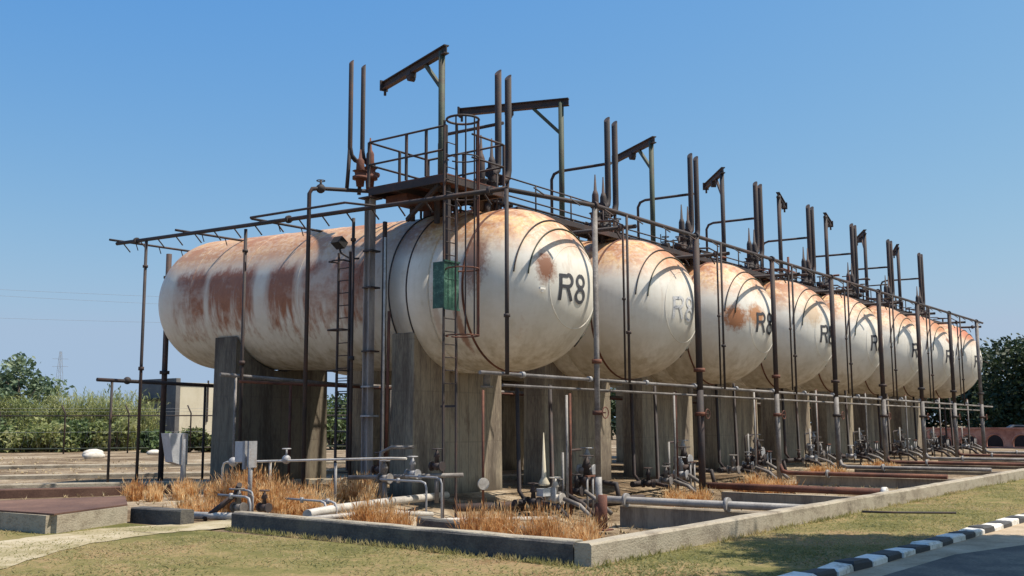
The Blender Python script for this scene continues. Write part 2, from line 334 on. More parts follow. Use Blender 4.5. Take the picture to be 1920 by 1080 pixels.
def floor_z(x, y):                                # the floor inside the bund falls towards the front corner
    if x < 11.05 or y < 7.1 or x > 66: return 0.
    k = min(1, max(0, (36-x)/15)) if x > 20 else 1
    return -.62*k*(1-sstep(13.6, 17, y))*sstep(11.05, 16.5, x)*sstep(7.1, 8.2, y) - .02

# ------------------------------------------------------------------ ground, road, path
def build_ground():
    xs = [-3000, -800, -200, -60, -20] + [-5+i*1.5 for i in range(10)] + [10.6, 10.9, 11.05, 11.2, 11.6] + [12+i*.5 for i in range(60)] + [43, 45, 48, 52, 56, 60, 63, 66, 66.1, 70, 80, 100, 140, 200, 400, 900, 3500]
    ys = [-2500, -600, -150, -50, -20, -8, -2, 0, 2, 3, 3.8, 4.4, 5, 5.6, 6.2, 6.7, 7.0, 7.1, 7.3] + [7.7+.5*i for i in range(24)] + [20, 21, 22, 24, 26, 28, 31, 35, 40, 48, 60, 75, 95, 130, 200, 400, 900, 3500]
    xs = sorted(set(xs)); ys = sorted(set(ys)); mb = MB(); nx = len(xs)
    for y in ys:
        for x in xs:
            z = floor_z(x, y)
            if -6 < x < 60 and 3.9 < y < 40 and not (x < 14 and y > 10): z += .01*(noise.noise(Vector((x*.45, y*.45, 3)))) * (1 if x < 10.5 or y > 8.5 or y < 6.6 else .4)
            mb.v.append((x, y, z))
    for j in range(len(ys)-1):
        for i in range(nx-1): mb.face((j*nx+i, j*nx+i+1, (j+1)*nx+i+1, (j+1)*nx+i), True)
    tag(mb.build('ground', 'ground'), kind='structure')
build_ground()
def sheet(name, mat, poly, z):
    mb = MB()
    for x, y in poly: mb.v.append((x, y, z))
    mb.face(range(len(poly))); return tag(mb.build(name, mat), kind='structure')
sheet('road', 'road', [(-40, -60), (200, -60), (200, 2.2), (60, 2.7), (20, 3.0), (16.4, 2.9), (14, 3.62), (8, 3.98), (-5, 5.1), (-40, 8)], .062)
sheet('verge', 'sand', [(-40, -58), (200, -58), (200, 3.0), (60, 3.4), (20, 3.86), (16, 4.0), (11, 4.3), (-5, 5.35), (-40, 8.4)], .055)
def path_strip():
    pts = [(3.2, 11.6, 1.0), (6.2, 13.4, .85), (8.4, 14.9, .75), (10.1, 15.35, .72), (11.3, 15.05, .6), (12.4, 15.1, .55), (13.4, 15.2, .5)]
    fine = []
    for a, b in zip(pts[:-1], pts[1:]):
        for k in range(8): fine.append(tuple(a[q]+(b[q]-a[q])*k/8 for q in range(3)))
    pts = fine+[pts[-1]]; mb = MB()
    for i in range(len(pts)):
        a = Vector(pts[max(0, i-1)][:2]); c = Vector(pts[min(len(pts)-1, i+1)][:2]); d = (c-a).normalized(); nrm = Vector((-d.y, d.x)); p = Vector(pts[i][:2]); w = pts[i][2]
        for q in (p-nrm*w*rnd.uniform(.93, 1.07), p+nrm*w*rnd.uniform(.93, 1.07)): mb.v.append((q.x, q.y, .008))
    for i in range(len(pts)-1): mb.face((2*i, 2*i+2, 2*i+3, 2*i+1))
    tag(mb.build('path', 'path'), kind='structure')
path_strip()

# ------------------------------------------------------------------ low bund walls
def wall_run(name, label, pts, w, z0, z1, mat='wall', group=None, step=.5, jit=.012):
    """low concrete wall along a polyline, its edges slightly worn and wavy"""
    mb = MB(); P = []
    for (a, b) in zip(pts[:-1], pts[1:]):
        a, b = Vector(a), Vector(b); n = max(1, int((b-a).length/step))
        for i in range(n): P.append(a.lerp(b, i/n))
    P.append(Vector(pts[-1])); m = len(P)
    for i, p in enumerate(P):
        d = (P[min(m-1, i+1)]-P[max(0, i-1)]).normalized(); nr = Vector((-d.y, d.x)); j = lambda: rnd.uniform(-jit, jit)
        bev = .025
        for o, z in ((-w/2, z0), (-w/2+j(), z1-bev), (-w/2+bev, z1+j()*.6), (w/2-bev, z1+j()*.6), (w/2+j(), z1-bev), (w/2, z0)):
            q = p+nr*o; mb.v.append((q.x, q.y, z))
    for i in range(m-1):
        for k in range(5): mb.face((6*i+k, 6*i+6+k, 6*i+7+k, 6*i+1+k))
    mb.face((0, 1, 2, 3, 4, 5)); mb.face([6*(m-1)+k for k in (5, 4, 3, 2, 1, 0)])
    return tag(mb.build(name, mat), label, 'wall', group)
wall_run('bund_wall', 'long sunlit low concrete wall running right beside the lawn and kerb', [(10.8, 7.06), (22, 7.0), (40, 6.95), (66, 6.95)], .24, -.75, .275)
wall_run('bund_wall', 'shaded low concrete wall facing the front lawn, left of the bund corner', [(10.92, 7.19), (11.12, 10.5), (11.4, 14.25)], .24, -.7, .272, 'wall_shade')
fw = bpy.data.objects['bund_wall.001']; cp = wall_run('sun_toned_top', None, [(10.93, 7.2), (11.12, 10.5), (11.4, 14.24)], .2, .26, .288, 'wall'); cp.parent = fw; del cp['category']  # paler strip: sun on the wall top put into its colour
wall_run('curb_block', 'short dark concrete curb block left of the pale path', [(11.35, 15.55), (11.27, 16.9)], .3, -.1, .25, 'wall_shade')
wall_run('inner_curb', 'dark inner concrete curb with rounded end behind dry grass clumps', [(14.3, 9.1), (14.42, 11.6), (14.62, 12.9), (14.95, 13.3)], .28, -.7, .0, 'wall_shade')
for i in range(8):
    x = 20.9+5.27*i
    wall_run('partition_wall', ['thick grey partition wall under the grey ground pipe at the nearest bay', 'second low partition wall, under the dark rusty ground pipe', 'third low partition wall inside the bund', 'fourth low partition wall inside the bund', 'fifth low partition wall inside the bund', 'sixth low partition wall inside the bund', 'seventh low partition wall inside the bund', 'farthest low partition wall inside the bund'][i],
             [(x+.25, 7.19), (x+.25, 12.7)], .3, -.75, -.16 if i == 0 else (-.14 if i == 1 else .1), 'concrete', 'low partition walls between the tank bays')
for (y, lab) in ((31, 'nearer'), (36.5, 'middle'), (45, 'farther')):
    wall_run('ground_curb', lab + ' long pale concrete curb strip across the dry ground at left', [(y*.44-4, y+1.5), (y*.44+14, y-12)], .5, -.1,   .12, 'wall', 'pale curb strips behind the tanks at left', 1.5)
# pit with a rusty cover plate at far left
t = thing('pit_cover', 'flat brown rusted steel plate on a concrete curb at lower left', 'cover', (9.3, 16.3, 0))
p = MB(); p.v = [(-.35, 2.1, .29), (-.14, -.32, .29), (1.7, .5, .29), (2.95, 2.5, .29), (.8, 3.4, .29)] + [(a, b, .315) for a, b in ((-.35, 2.1), (-.14, -.32), (1.7, .5), (2.95, 2.5), (.8, 3.4))]
p.face((4, 3, 2, 1, 0)); p.face((5, 6, 7, 8, 9))
for i in range(5): j = (i+1) % 5; p.face((i, j, 5+j, 5+i))
p.build('plate', 'rust_plate', t)
cb = MB(); pts = [(-.25, 2.3), (-.12, -.22), (1.62, .52)]
for a, b in zip(pts[:-1], pts[1:]): cb.beam((*a, .12), (*b, .12), .2, .33)
cb.build('curb', 'wall', t)
wall_run('pit_curb', 'dark shadowed concrete pit edge behind the rusted plate', [(11.2, 26.2), (14.2, 24.3), (16.8, 22.9)], .35, -.1, .2, 'rust_plate')

# ------------------------------------------------------------------ tanks
def letter_strokes():
    """strokes of the marking R 8 in the plane of the head, metres"""
    h = .31; w = .041
    def arc(cx, cz, rx, rz, a0, a1, n=14): return [(cx+rx*math.cos(rad(a0+(a1-a0)*i/n)), cz+rz*math.sin(rad(a0+(a1-a0)*i/n))) for i in range(n+1)]
    R_ = [[(-.76, -h), (-.76, h)], [(-.76, h-w)] + [(-.56, h-w)] + arc(-.54, .165, .15, .14, 80, -80) + [(-.56, .02), (-.76, .02)], [(-.56, .02), (-.38, -h)]]
    E_ = [arc(-.06, .175, .15, .135, 90, 450, 22), arc(-.06, -.165, .175, .15, 90, 450, 22)]
    return [[(x*.9-.025, z-.06) for x, z in q] for q in R_+E_], w
def marking(parent, mat):
    st, w = letter_strokes(); mb = MB(); R2 = 2.009**2
    def pr(x, z): return (x, -math.sqrt(R2-x*x-z*z), z)
    for k, s in enumerate(st):
        P = []
        for a, b in zip(s[:-1], s[1:]):
            n = max(1, int(math.hypot(b[0]-a[0], b[1]-a[1])/.05))
            for i in range(n): P.append((a[0]+(b[0]-a[0])*i/n, a[1]+(b[1]-a[1])*i/n))
        P.append(s[-1]); b0 = len(mb.v); R2 = (2.009+.0015*k)**2
        for i, p in enumerate(P):
            a = P[max(0, i-1)]; c = P[min(len(P)-1, i+1)]; dx, dz = c[0]-a[0], c[1]-a[1]; l = math.hypot(dx, dz) or 1
            nx, nz = -dz/l*w, dx/l*w
            mb.v.append(pr(p[0]-nx, p[1]-nz)); mb.v.append(pr(p[0]+nx, p[1]+nz))
        for i in range(len(P)-1): q = b0+2*i; mb.face((q, q+2, q+3, q+1))
    return mb.build('marking', mat, parent)
def shell_mesh():
    mb = MB(); n = 72; prof = []
    for i in range(1, 25): t = math.pi/2*i/24; prof.append((2*math.sin(t), -2*math.cos(t)))
    for i in range(1, 13): prof.append((2., TL*i/12))
    for i in range(1, 24): t = math.pi/2*i/24; prof.append((2*math.cos(t), TL+2*math.sin(t)))
    mb.v.append((0, -2, 0))
    for r, y in prof:
        for j in range(n): a = 2*math.pi*j/n; mb.v.append((r*math.cos(a), y, r*math.sin(a)))
    mb.v.append((0, TL+2, 0)); m = len(prof)
    for j in range(n):
        k = (j+1) % n; mb.face((0, 1+j, 1+k), True); mb.face((len(mb.v)-1, 1+(m-1)*n+k, 1+(m-1)*n+j), True)
        for i in range(m-1): mb.face((1+i*n+j, 1+(i+1)*n+j, 1+(i+1)*n+k, 1+i*n+k), True)
    return mb
TANK_LABELS = ['nearest white storage tank with large dark rust fields along its left flank', 'second white tank from the left, its black marking worn almost away', 'third white tank, with a square orange rust patch on its round end',
 'fourth white tank in the row, faint tan stain above its marking', 'fifth white tank in the row, clean end with tan streaked top', 'sixth white tank counting from the nearest end of the row', 'seventh white tank, orange rust spot just above its marking', 'farthest white tank with red orange rust over its top']
RUST, ORNG = (.24, .085, .035), (.4, .15, .05)
PATCH = [[((-1.0, -1.5, .35), (.28, .5, .5), RUST, .95), ((-1.15, -.95, -.35), (.3, .45, .9), (.42, .25, .14), .5), ((-1.85, -.25, .5), (.4, .4, .9), RUST, .8), ((-1.75, .9, -.3), (.4, .14, 1.2), (.4, .25, .15), .5), ((-1.5, 2.6, .9), (.9, .5, .9), (.5, .4, .3), .4), ((-1.6, .25, -1.), (.6, .14, 1.), (.25, .1, .05), .8)],
 [((-.4, -1.6, 1.4), (.9, .8, .5), ORNG, .5)],
 [((-1.35, -1.35, .05), (.42, .7, .48), ORNG, .95), ((-.75, -1.85, .15), (.42, .5, .42), (.47, .2, .07), .9)],
 [((-.9, -1.5, .6), (.5, .7, .5), (.5, .33, .18), .7)], [], [((-.5, -1.3, 1.3), (.9, .7, .4), ORNG, .5)],
 [((-.35, -1.8, .72), (.16, .3, .16), RUST, .9), ((-.4, -1.3, 1.4), (1, .8, .4), ORNG, .8)], [((-.3, -1.2, 1.45), (1.3, .9, .5), (.42, .13, .06), .95)]]
shell = shell_mesh(); SHELL = None
for i in range(8):
    t = thing('storage_tank', TANK_LABELS[i], 'storage tank', (TX+S*i, TY, TZ-2), group='white storage tanks in a row'); t.rotation_euler = (math.atan(TILT), 0, 0)
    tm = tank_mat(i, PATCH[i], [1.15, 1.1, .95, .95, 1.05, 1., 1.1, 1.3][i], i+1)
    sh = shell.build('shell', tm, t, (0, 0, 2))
    ax = bpy.data.objects.new('tmp', None)
    marking(t, 'letter_faded' if i == 1 else 'letter').location = (0, 0, 2)
    for d, r in ((1.19, 1.635), (1.44, 1.412)):
        MB().ring((0, -d, 2), r, .018, 'y', 60, 6, -55, 172).build('spray_hoop', 'dark_pipe' if d < 1.3 else 'green_steel', t)
    for a in range(-40, 172, 35):
        for d, r in ((1.19, 1.635), (1.44, 1.412)): MB().tube([(r*math.cos(rad(a)), -d, 2+r*math.sin(rad(a))), (r*.96*math.cos(rad(a)), -d*.96, 2+r*.96*math.sin(rad(a)))], .015, 5).build('hoop_bracket', 'dark_pipe', t)
    MB().ring((0, 0, 2), 2.004, .03, 'y', 96, 6).build('weld_seam', 'rust_pipe', t)
    MB().ring((0, -1.74, 0), .982, .012, 'y', 64, 6).build('cap_seam', tm, t, (0, 0, 2))
    for y in (1.72, 2.3): MB().ring((0, y, 2), 2.045, .022, 'y', 96, 6).build('band_edge', 'dark_pipe', t)
    for y in (3.4, 5.7, 8.0, 10.3): MB().ring((0, y, 0), 1.994, .014, 'y', 96, 6).build('plate_seam', tm, t, (0, 0, 2))
    band = MB(); n = 96
    for (r, y) in ((2.004, 1.05), (2.045, 1.05), (2.045, 2.3), (2.004, 2.3)):
        for j in range(n): a = 2*math.pi*j/n; band.v.append((r*math.cos(a), y, r*math.sin(a)))
    for q in range(3):
        for j in range(n): k = (j+1) % n; band.face((q*n+j, (q+1)*n+j, (q+1)*n+k, q*n+k), q == 1)
    band.build('saddle_band', tm, t, (0, 0, 2))
    mw = MB(); mw.cyl((0, 2.6, 3.9), (0, 2.6, 4.32), .38, 20); mw.cyl((0, 2.6, 4.32), (0, 2.6, 4.4), .5, 20); mw.cyl((0, 2.6, 4.402), (0, 2.6, 4.46), .49, 20); mw.build('manway', 'rust_pipe', t)
    for (x, y) in ((.1, 1.0), (.5, 1.0), (.95, 1.0)): nz = MB(); nz.cyl((x, y, 3.85), (x, y, 4.35), .08, 10); nz.cyl((x, y, 4.34), (x, y, 4.4), .14, 12); nz.build('top_nozzle', 'dark_pipe', t)
    dn = MB(); dn.cyl((.15, .9, .04), (.15, .9, -.35), .09, 10); dn.cyl((.15, .9, -.35), (.15, .9, -.4), .16, 12); dn.build('drain_nozzle', 'grey_pipe', t)
    if i == 0:
        br = MB(); br.cyl((-1.16, -1.66, 1.8), (-1.22, -1.72, 1.8), .03, 8); br.box((-1.2, -1.7, 1.86), (.2, .04, .04)); br.build('lug', 'white', t)

# ------------------------------------------------------------------ concrete piers (saddles)
def pier(i, y0, y1, top, lab, mat='pier'):
    x = TX+S*i; c = taxis((y0+y1)/2); hw = 1.72; r = 2.06
    top = c-math.sqrt(r*r-hw*hw); sh = hw; pts = [(-hw-.05, -.7), (hw+.05, -.7), (hw, top)]
    a0 = math.atan2(top-c, sh)
    for k in range(1, 24):
        a = a0+(-math.pi-2*a0)*k/24; pts.append((r*math.cos(a), c+r*math.sin(a)))
    pts += [(-hw, top)]
    mb = MB(); mb.prism(pts, y0, y1)
    return tag(mb.build('concrete_pier', mat, loc=(x, 0, 0)), lab, 'pier', 'concrete piers carrying the tanks')
NM = ['nearest', 'second', 'third', 'fourth', 'fifth', 'sixth', 'seventh', 'farthest']
for i in range(8):
    pier(i, 17.05, 17.78, 3.94, f'front concrete pier under the {NM[i]} white tank')
    pier(i, 23.75, 24.7, 4.1, f'rear concrete pier under the {NM[i]} white tank' if i else 'tall shade-toned rear pier standing alone under the left end of nearest tank', 'pier' if i else 'pier_shade')

# ------------------------------------------------------------------ spray header pipework
PX = [20.9+5.27*i for i in range(8)]
t = thing('header_pipe', 'long dark spray header running along the top of all front posts', 'pipe', (17.4, 13.2, 6.66))
m = MB(); m.tube([(0, 0, 0), (3.5, 0, .23), (41.7, 0, .24)], .055, 8); m.build('pipe', 'dark_pipe', t)
for x in PX: MB().cyl((x-17.4-.05, 0, .235), (x-17.4+.05, 0, .235), .1, 10).build('flange', 'dark_pipe', t)
for k in range(28): MB().tube([(1+1.45*k, 0, .22), (1.12+1.45*k, -.2, .05)], .018, 5).build('nozzle', 'dark_pipe', t)
def gap_header(i):
    x = 17.48+S*i if i < 8 else 59.05
    t = thing('spray_header', ['leftmost long dark spray header beside the nearest tank, with free left end', 'spray header pipe in the gap behind the nearest tank', 'spray header pipe between second and third tanks', 'spray header pipe between third and fourth tanks', 'spray header pipe between fourth and fifth tanks', 'spray header pipe between fifth and sixth tanks', 'spray header pipe between sixth and seventh tanks', 'spray header pipe between seventh and farthest tanks', 'spray header pipe at the far right end of the row'][i], 'pipe', (x, 13.2, 0), group='spray header pipes along the tanks')
    m = MB(); m.tube([(0, 0.06, 6.7), (0, 4.2, 6.80), (0, 14.6, 7.06)], .055, 8); m.build('pipe', 'dark_pipe', t)
    for k in range(17):
        y = .7+.85*k; z = 6.7+.0246*y; MB().tube([(0, y, z), (.22, y-.06, z-.26)], .02, 5).build('nozzle', 'dark_pipe', t)
    if i < 8:
        for y, xe in ((14.55, 4.3), (11.35, 3.4), (8.1, 3.4)):
            z = 6.78+.0246*y; c = MB(); c.tube([(-.28, y, z), (xe, y, z+.03)], .035, 6)
            for q in range(4): c.tube([(.6+q*.8, y, z), (.68+q*.8, y, z-.2)], .015, 5)
            c.build('cross_pipe', 'dark_pipe', t)
        u = MB(); u.tube([(-.3, 8.1, 6.98), (-.36, 8.05, 6.99), (-.36, 4.6, 6.93), (-.3, 4.25, 6.86), (-.05, 3.9, 6.81)], .03, 6); u.build('return_pipe', 'dark_pipe', t)
    for y in (0.5, 7.0, 13.6): MB().cyl((0, y-.04, 6.7+.0246*y), (0, y+.04, 6.7+.0246*y), .1, 10).build('flange', 'dark_pipe', t)
for i in range(9): gap_header(i)
POST_LAB = ['grey painted riser pipe with elbow, in front between first two tanks', 'dark brown riser post in front between second and third tanks', 'dark riser post in front of the third tank end', 'riser post in front of the fourth tank end', 'riser post in front of the fifth tank end', 'riser post in front of the sixth tank end', 'riser post in front of the seventh tank end', 'pale lonely riser post at the right end of the row']
for i, x in enumerate(PX):
    fz = floor_z(x, 13.2); t = thing('riser_post', POST_LAB[i], 'post', (x, 13.2, fz), group='riser posts along the front')
    mat = ['dull_pipe', 'dark_pipe', 'dark_pipe', 'dark_pipe', 'dark_pipe', 'dark_pipe', 'dark_pipe', 'dull_pipe'][i]
    r = [.066, .09, .075, .085, .09, .09, .09, .09][i]
    if i == 0: MB().cyl((0, 0, .0), (0, 0, .5), .1, 12).build('stub', 'rust_pipe', t); MB().cyl((0, 0, .5), (0, 0, 6.86-fz), r, 12).build('pipe', mat, t)
    else:
        MB().cyl((0, 0, 0), (0, 0, 2.6-fz), r*1.05, 12).build('lower_pipe', 'dark_pipe' if i < 2 else 'dull_pipe', t)
        MB().cyl((0, 0, 2.6-fz), (0, 0, 6.86-fz), r, 12).build('pipe', mat, t)
    for z in (3.15, 1.95): MB().cyl((0, 0, z-fz-.05), (0, 0, z-fz+.05), r*1.75, 12).build('flange', 'rust_pipe' if i < 3 else 'dark_pipe', t)
    vh = MB(); vh.ring((0, -.22, 1.95-fz), .13, .014, 'y', 16, 5); vh.cyl((0, -.05, 1.95-fz), (0, -.23, 1.95-fz), .02, 6); vh.build('handwheel', 'rust_pipe', t)
ROD_LAB = ['thin dark drop pipe hanging in front of the nearest tank end', 'thin dark drop pipe in front of the second tank', 'thin dark drop pipe in front of the third tank', 'thin drop pipe in front of the fourth tank', 'thin drop pipe in front of the fifth tank', 'thin drop pipe in front of the sixth tank', 'thin drop pipe in front of the seventh tank', 'thin drop pipe in front of the farthest tank']
for i in range(8):
    x = 17.02+5.33*i; z0 = 2.72-.005*(x-17); zt = 6.66 if i == 0 else 6.88; t = thing('drop_pipe', ROD_LAB[i], 'pipe', (x if i else 17.37, 13.17, z0), group='thin drop pipes along the front')
    MB().cyl((0, 0, 0), (0, 0, zt-z0), .045 if i == 0 else .034, 8).build('pipe', 'dark_pipe', t); MB().cyl((0, 0, 1.2), (0, 0, 1.27), .07, 8).build('collar', 'dark_pipe', t)
# second thin drop pipe per bay
for i in range(7):
    x = 19.0+5.33*i+3.4
    t = thing('sample_pipe', f'slender dark pipe beside the riser post of the {NM[i+1]} tank', 'pipe', (x, 13.32, 2.75), group='slender pipes between riser posts')
    MB().tube([(0, 0, 0), (0, 0, 3.9), (0, .25, 4.05), (0, .9, 4.1)], .026, 7).build('pipe', 'dark_pipe', t); MB().cyl((0, 0, 2), (0, 0, 2.06), .05, 8).build('collar', 'dark_pipe', t)
def run(name, label, pts, r, mat, supports=(), rail=None, group=None):
    t = thing(name, label, 'pipe', pts[0], group=group); o = Vector(pts[0])
    MB().tube([Vector(p)-o for p in pts], r, 10).build('pipe', mat, t)
    for (x, y, z0, z1) in supports: MB().cyl((x-o.x, y-o.y, z0-o.z), (x-o.x, y-o.y, z1-o.z), .038, 8).build('support', mat, t)
    return t
t = run('low_pipe_run', 'thick pale pipe run along the front just below the tanks', [(16.6, 13.28, 2.74), (60.5, 13.28, 2.5)], .042, 'dull_pipe')
for k in range(16): MB().cyl((1.4+2.65*k, 0, -.008*k), (1.5+2.65*k, 0, -.008*k), .068, 10).build('flange', 'galv', t)
t = run('low_pipe_run', 'thinner dark pipe below and behind the thick front pipe run', [(17.8, 13.62, 2.52), (59.8, 13.62, 2.3)], .032, 'dull_pipe')
t = run('low_pipe_run', 'dull grey pipe run crossing between the piers under the tanks', [(16.9, 22.0, 2.98), (21, 22, 2.84), (60, 22, 2.6)], .05, 'dull_pipe', [(17.4, 22, 0, 2.95), (23.2, 22, 0, 2.8)])
t = run('low_pipe_run', 'thinner rusty pipe next to the run between the piers', [(17.2, 21.6, 2.8), (60, 21.6, 2.45)], .04, 'rust_pipe', [(18.9, 21.6, 0, 2.78)])
t = run('low_pipe_run', 'short dark pipe on thin posts at the left, beside the small building', [(16.55, 27.0, 2.98), (23.4, 27.0, 2.86)], .055, 'dark_pipe', [(17.02, 27, 0, 2.96), (20.2, 27, 0, 2.9), (20.75, 27, 0, 2.9)])
MB().sphere((.95, 0, 0), .11, 12, 8).build('valve_body', 'dark_pipe', t)
LP = [(17.47, 26.3, 7.02, .045, 'tall thin dark post holding the left end of the spray header'), (19.25, 27.75, 7.02, .085, 'thicker dark post beyond the left end of the nearest tank'), (17.5, 21.9, 6.87, .045, 'thin dark post before the rusty flank of the nearest tank'), (18.05, 18.45, 6.83, .04, 'thin dark post next to the tall grey column')]
for (x, y, z, r, lab) in LP:
    t = thing('header_post', lab, 'post', (x, y, 0), group='posts under the left spray header'); MB().cyl((0, 0, 0), (0, 0, z-.05), r, 8).build('pipe', 'dark_pipe', t); MB().cyl((0, 0, 3.25), (0, 0, 3.35), r*1.8, 10).build('flange', 'dark_pipe', t); MB().cyl((0, 0, 6.2), (0, 0, 6.27), r*1.7, 10).build('collar', 'dark_pipe', t)
t = thing('elbow_riser', 'tall dark riser pipe bending at a valve towards the platform', 'pipe', (17.3, 19.25, 0))
MB().tube([(0, 0, 0), (0, 0, 7.38), (.05, -.04, 7.5), (.25, -.1, 7.54), (1.9, -.55, 7.68), (2.5, -.7, 7.6)], .05, 8).build('pipe', 'dark_pipe', t)
vb = MB(); vb.sphere((.28, -.1, 7.54), .12, 10, 8); vb.cyl((.28, -.1, 7.58), (.28, -.1, 7.75), .03, 6); vb.build('valve_body', 'dark_pipe', t)
MB().ring((.28, -.1, 7.74), .1, .014, 'z', 14, 5).build('handwheel', 'dark_pipe', t)

# ------------------------------------------------------------------ cranes, vents, relief valves, balance pipes
ARM = [(1.08, 3.06, .4), (-1.07, 2.98, .25), (1.4, 2.25, .3), (1.9, 1.6, .35), (2.11, .61, .4), (2.13, .53, .4), (1.94, 1.03, .4), (2.04, .82, .5)]
CR_LAB = ['tall davit crane rising from the platform of the nearest tank', 'davit crane with level arm reaching left above the second tank', 'davit crane with angled arm over the third tank', 'davit crane with drooping arm over the fourth tank', 'davit crane over the fifth tank, arm seen end on at right', 'davit crane over the sixth tank, arm behind its mast', 'davit crane over the seventh tank with short left arm', 'davit crane over the farthest tank']
for i in range(8):
    dx, dy, _ = ARM[i]; L = math.hypot(dx, dy); base = 6.6
    t = thing('davit_crane', CR_LAB[i], 'crane', (19.8+S*i, 17.1, base), math.atan2(dy, dx), 'davit cranes above the tanks')
    H = 4.8
    MB().cyl((0, 0, 0), (0, 0, H-.12), .085, 12).build('mast', 'green_steel' if i < 3 else 'dark_pipe', t)
    MB().cyl((0, 0, .25), (0, 0, .75), .13, 12).build('socket', 'dark_pipe', t)
    a = MB(); z = H; e = L+.1
    a.box((e/2-.12, 0, z-.02), (e+.24, .15, .03)); a.box((e/2-.12, 0, z-.22), (e+.24, .15, .03)); a.box((e/2-.12, 0, z-.12), (e+.24, .03, .169)); a.build('arm', 'dark_pipe', t)
    MB().beam((.05, 0, z-1.05), (.85, 0, z-.24), .08, .1).build('brace', 'green_steel' if i < 3 else 'dark_pipe', t)
    b = MB(); b.box((e-.02, 0, z-.12), (.05, .24, .3)); b.tube([(e-.1, 0, z-.24), (e-.1, 0, z-.42)], .04, 8); b.build('end_plate', 'dark_pipe', t)
    hb = MB(); hb.box((e*.5, .0, z-.3), (.24, .17, .12)); hb.cyl((e*.5, -.09, z-.36), (e*.5, .09, z-.36), .09, 12); hb.box((e*.5, 0, z-.24), (.2, .2, .1)); hb.build('trolley', 'dark_pipe', t)
VX = (.78, 1.22)
def vent(x, y, z0, z1, r, lab, side=-1, mat='dark_pipe'):
    t = thing('vent_stack', lab, 'vent pipe', (x, y, z0), group='tall vent stacks')
    mb = MB(); mb.tube([(side*.36, 0, -.12), (side*.2, 0, -.1), (side*.05, 0, 0), (0, 0, .2), (0, 0, .6), (0, 0, z1-z0)], r, 14)
    # cut the mouth at a slant
    for q in range(len(mb.v)-14, len(mb.v)): v = mb.v[q]; mb.v[q] = (v[0], v[1], v[2] + v[0]*1.1)
    mb.build('stack', mat, t)
    MB().cyl((side*.32, 0, -.12), (side*.40, 0, -.12), r*1.6, 12).build('flange', 'dark_pipe', t)
    MB().tube([(0, 0, .3), (.0, .05, -.4), (0, .1, -.95)], .05, 8).build('drain_pipe', 'dark_pipe', t)
def relief(x, y, z, lab, mat='dark_pipe', k=1.):
    t = thing('relief_valve', lab, 'valve', (x, y, z), group='spring relief valves on the tank tops')
    MB().tube([(0, 0, 0), (0, 0, .3*k), (0, 0, .3*k), (0, 0, .42*k), (0, 0, .42*k), (0, 0, .62*k), (0, 0, .66*k), (0, 0, .66*k)], .1, 12, rs=[.1, .1, .17, .17, .11, .15, .17, .12]).build('valve_body', mat, t)
    MB().tube([(0, 0, .66*k), (0, 0, .7*k), (0, 0, 1.1*k), (0, 0, 1.2*k), (0, 0, 1.2*k), (0, 0, 1.6*k)], .1, 10, rs=[.1, .11, .1, .05, .04, .018]).build('bonnet', mat, t)
    MB().cyl((.0, 0, .5*k), (.3, 0, .5*k), .07, 10).build('outlet', mat, t)
for i in range(8):
    x = TX+S*i; ty = 16.4
    for k in (0, 1): vent(x+VX[k], ty, 8.3-.12*k, 10.98-.02*k, .092, f'{["left","right"][k]} vent stack of the pair on the {NM[i]} tank')
    for k in (0, 1): relief(x+(.05, .47)[k], ty-.02*k, 7.1, k=1.25, lab=f'{["left","right"][k]} relief valve below the vent stacks on the {NM[i]} tank')
    t = thing('balance_pipe', f'thin bent pipe leading to the vent pair on the {NM[i]} tank', 'pipe', (x+VX[1]-.2, ty, 7.0), group='bent balance pipes behind the vent stacks')
    MB().tube([(0, .02, 2.65), (0, 1.95, 2.68), (0, 2.15, 2.62), (0, 2.25, 2.45), (0, 2.25, 0)], .048, 8).build('pipe', 'dark_pipe', t); MB().cyl((0, 2.25, .5), (0, 2.25, .58), .09, 10).build('flange', 'dark_pipe', t)
for k, (x, z1) in enumerate(((18.42, 11.03), (18.86, 11.03))): vent(x, 19.0, 8.55-.0*k, z1, .06, ['thin dark vent pipe, leftmost of all above the platform', 'thin dark vent pipe, second from left above the platform'][k], 1, 'dark_pipe')
relief(18.95, 18.8, 7.72, 'small rusty relief valve at the left end of the platform', 'rust_pipe', .85)
relief(18.55, 18.75, 7.72, 'rusty valve body under the two thin leftmost vent pipes', 'rust_pipe', .6)

for i in range(8):
    q = random.Random(70+i); x = TX+S*i; t = thing('instrument_pipework', f'tangle of thin dark pipes and small valves on top of the {NM[i]} tank', 'pipework', (x, 16.2, 7.0), group='pipe tangles on the tank tops')
    for k in range(9):
        a = Vector((q.uniform(-.6, 1.6), q.uniform(-1.0, 1.6), q.uniform(.1, .5))); pts = [a-Vector((0, 0, .5))]; p = a.copy(); pts.append(p.copy())
        for j in range(3):
            ax = q.choice((0, 1, 1, 0, 2)); p[ax] += q.choice((-1, 1))*q.uniform(.3, .9); p.z = max(.1, min(1.2, p.z)); pts.append(p.copy())
        MB().tube(pts, q.choice((.022, .03, .045)), 6).build('pipe', q.choice(('dark_pipe', 'dark_pipe', 'rust_pipe')), t)
    for k in range(4):
        c = (q.uniform(-.4, 1.4), q.uniform(-.6, 1.4), q.uniform(.35, .8)); v = MB(); v.cyl((c[0], c[1]-.13, c[2]), (c[0], c[1]+.13, c[2]), .1, 10); v.cyl((c[0], c[1], c[2]-.6), (c[0], c[1], c[2]+.3), .035, 7); v.build('valve_body', 'dark_pipe', t)
        MB().ring((c[0], c[1], c[2]+.3), .12, .015, 'z', 14, 5).build('handwheel', 'dark_pipe', t)
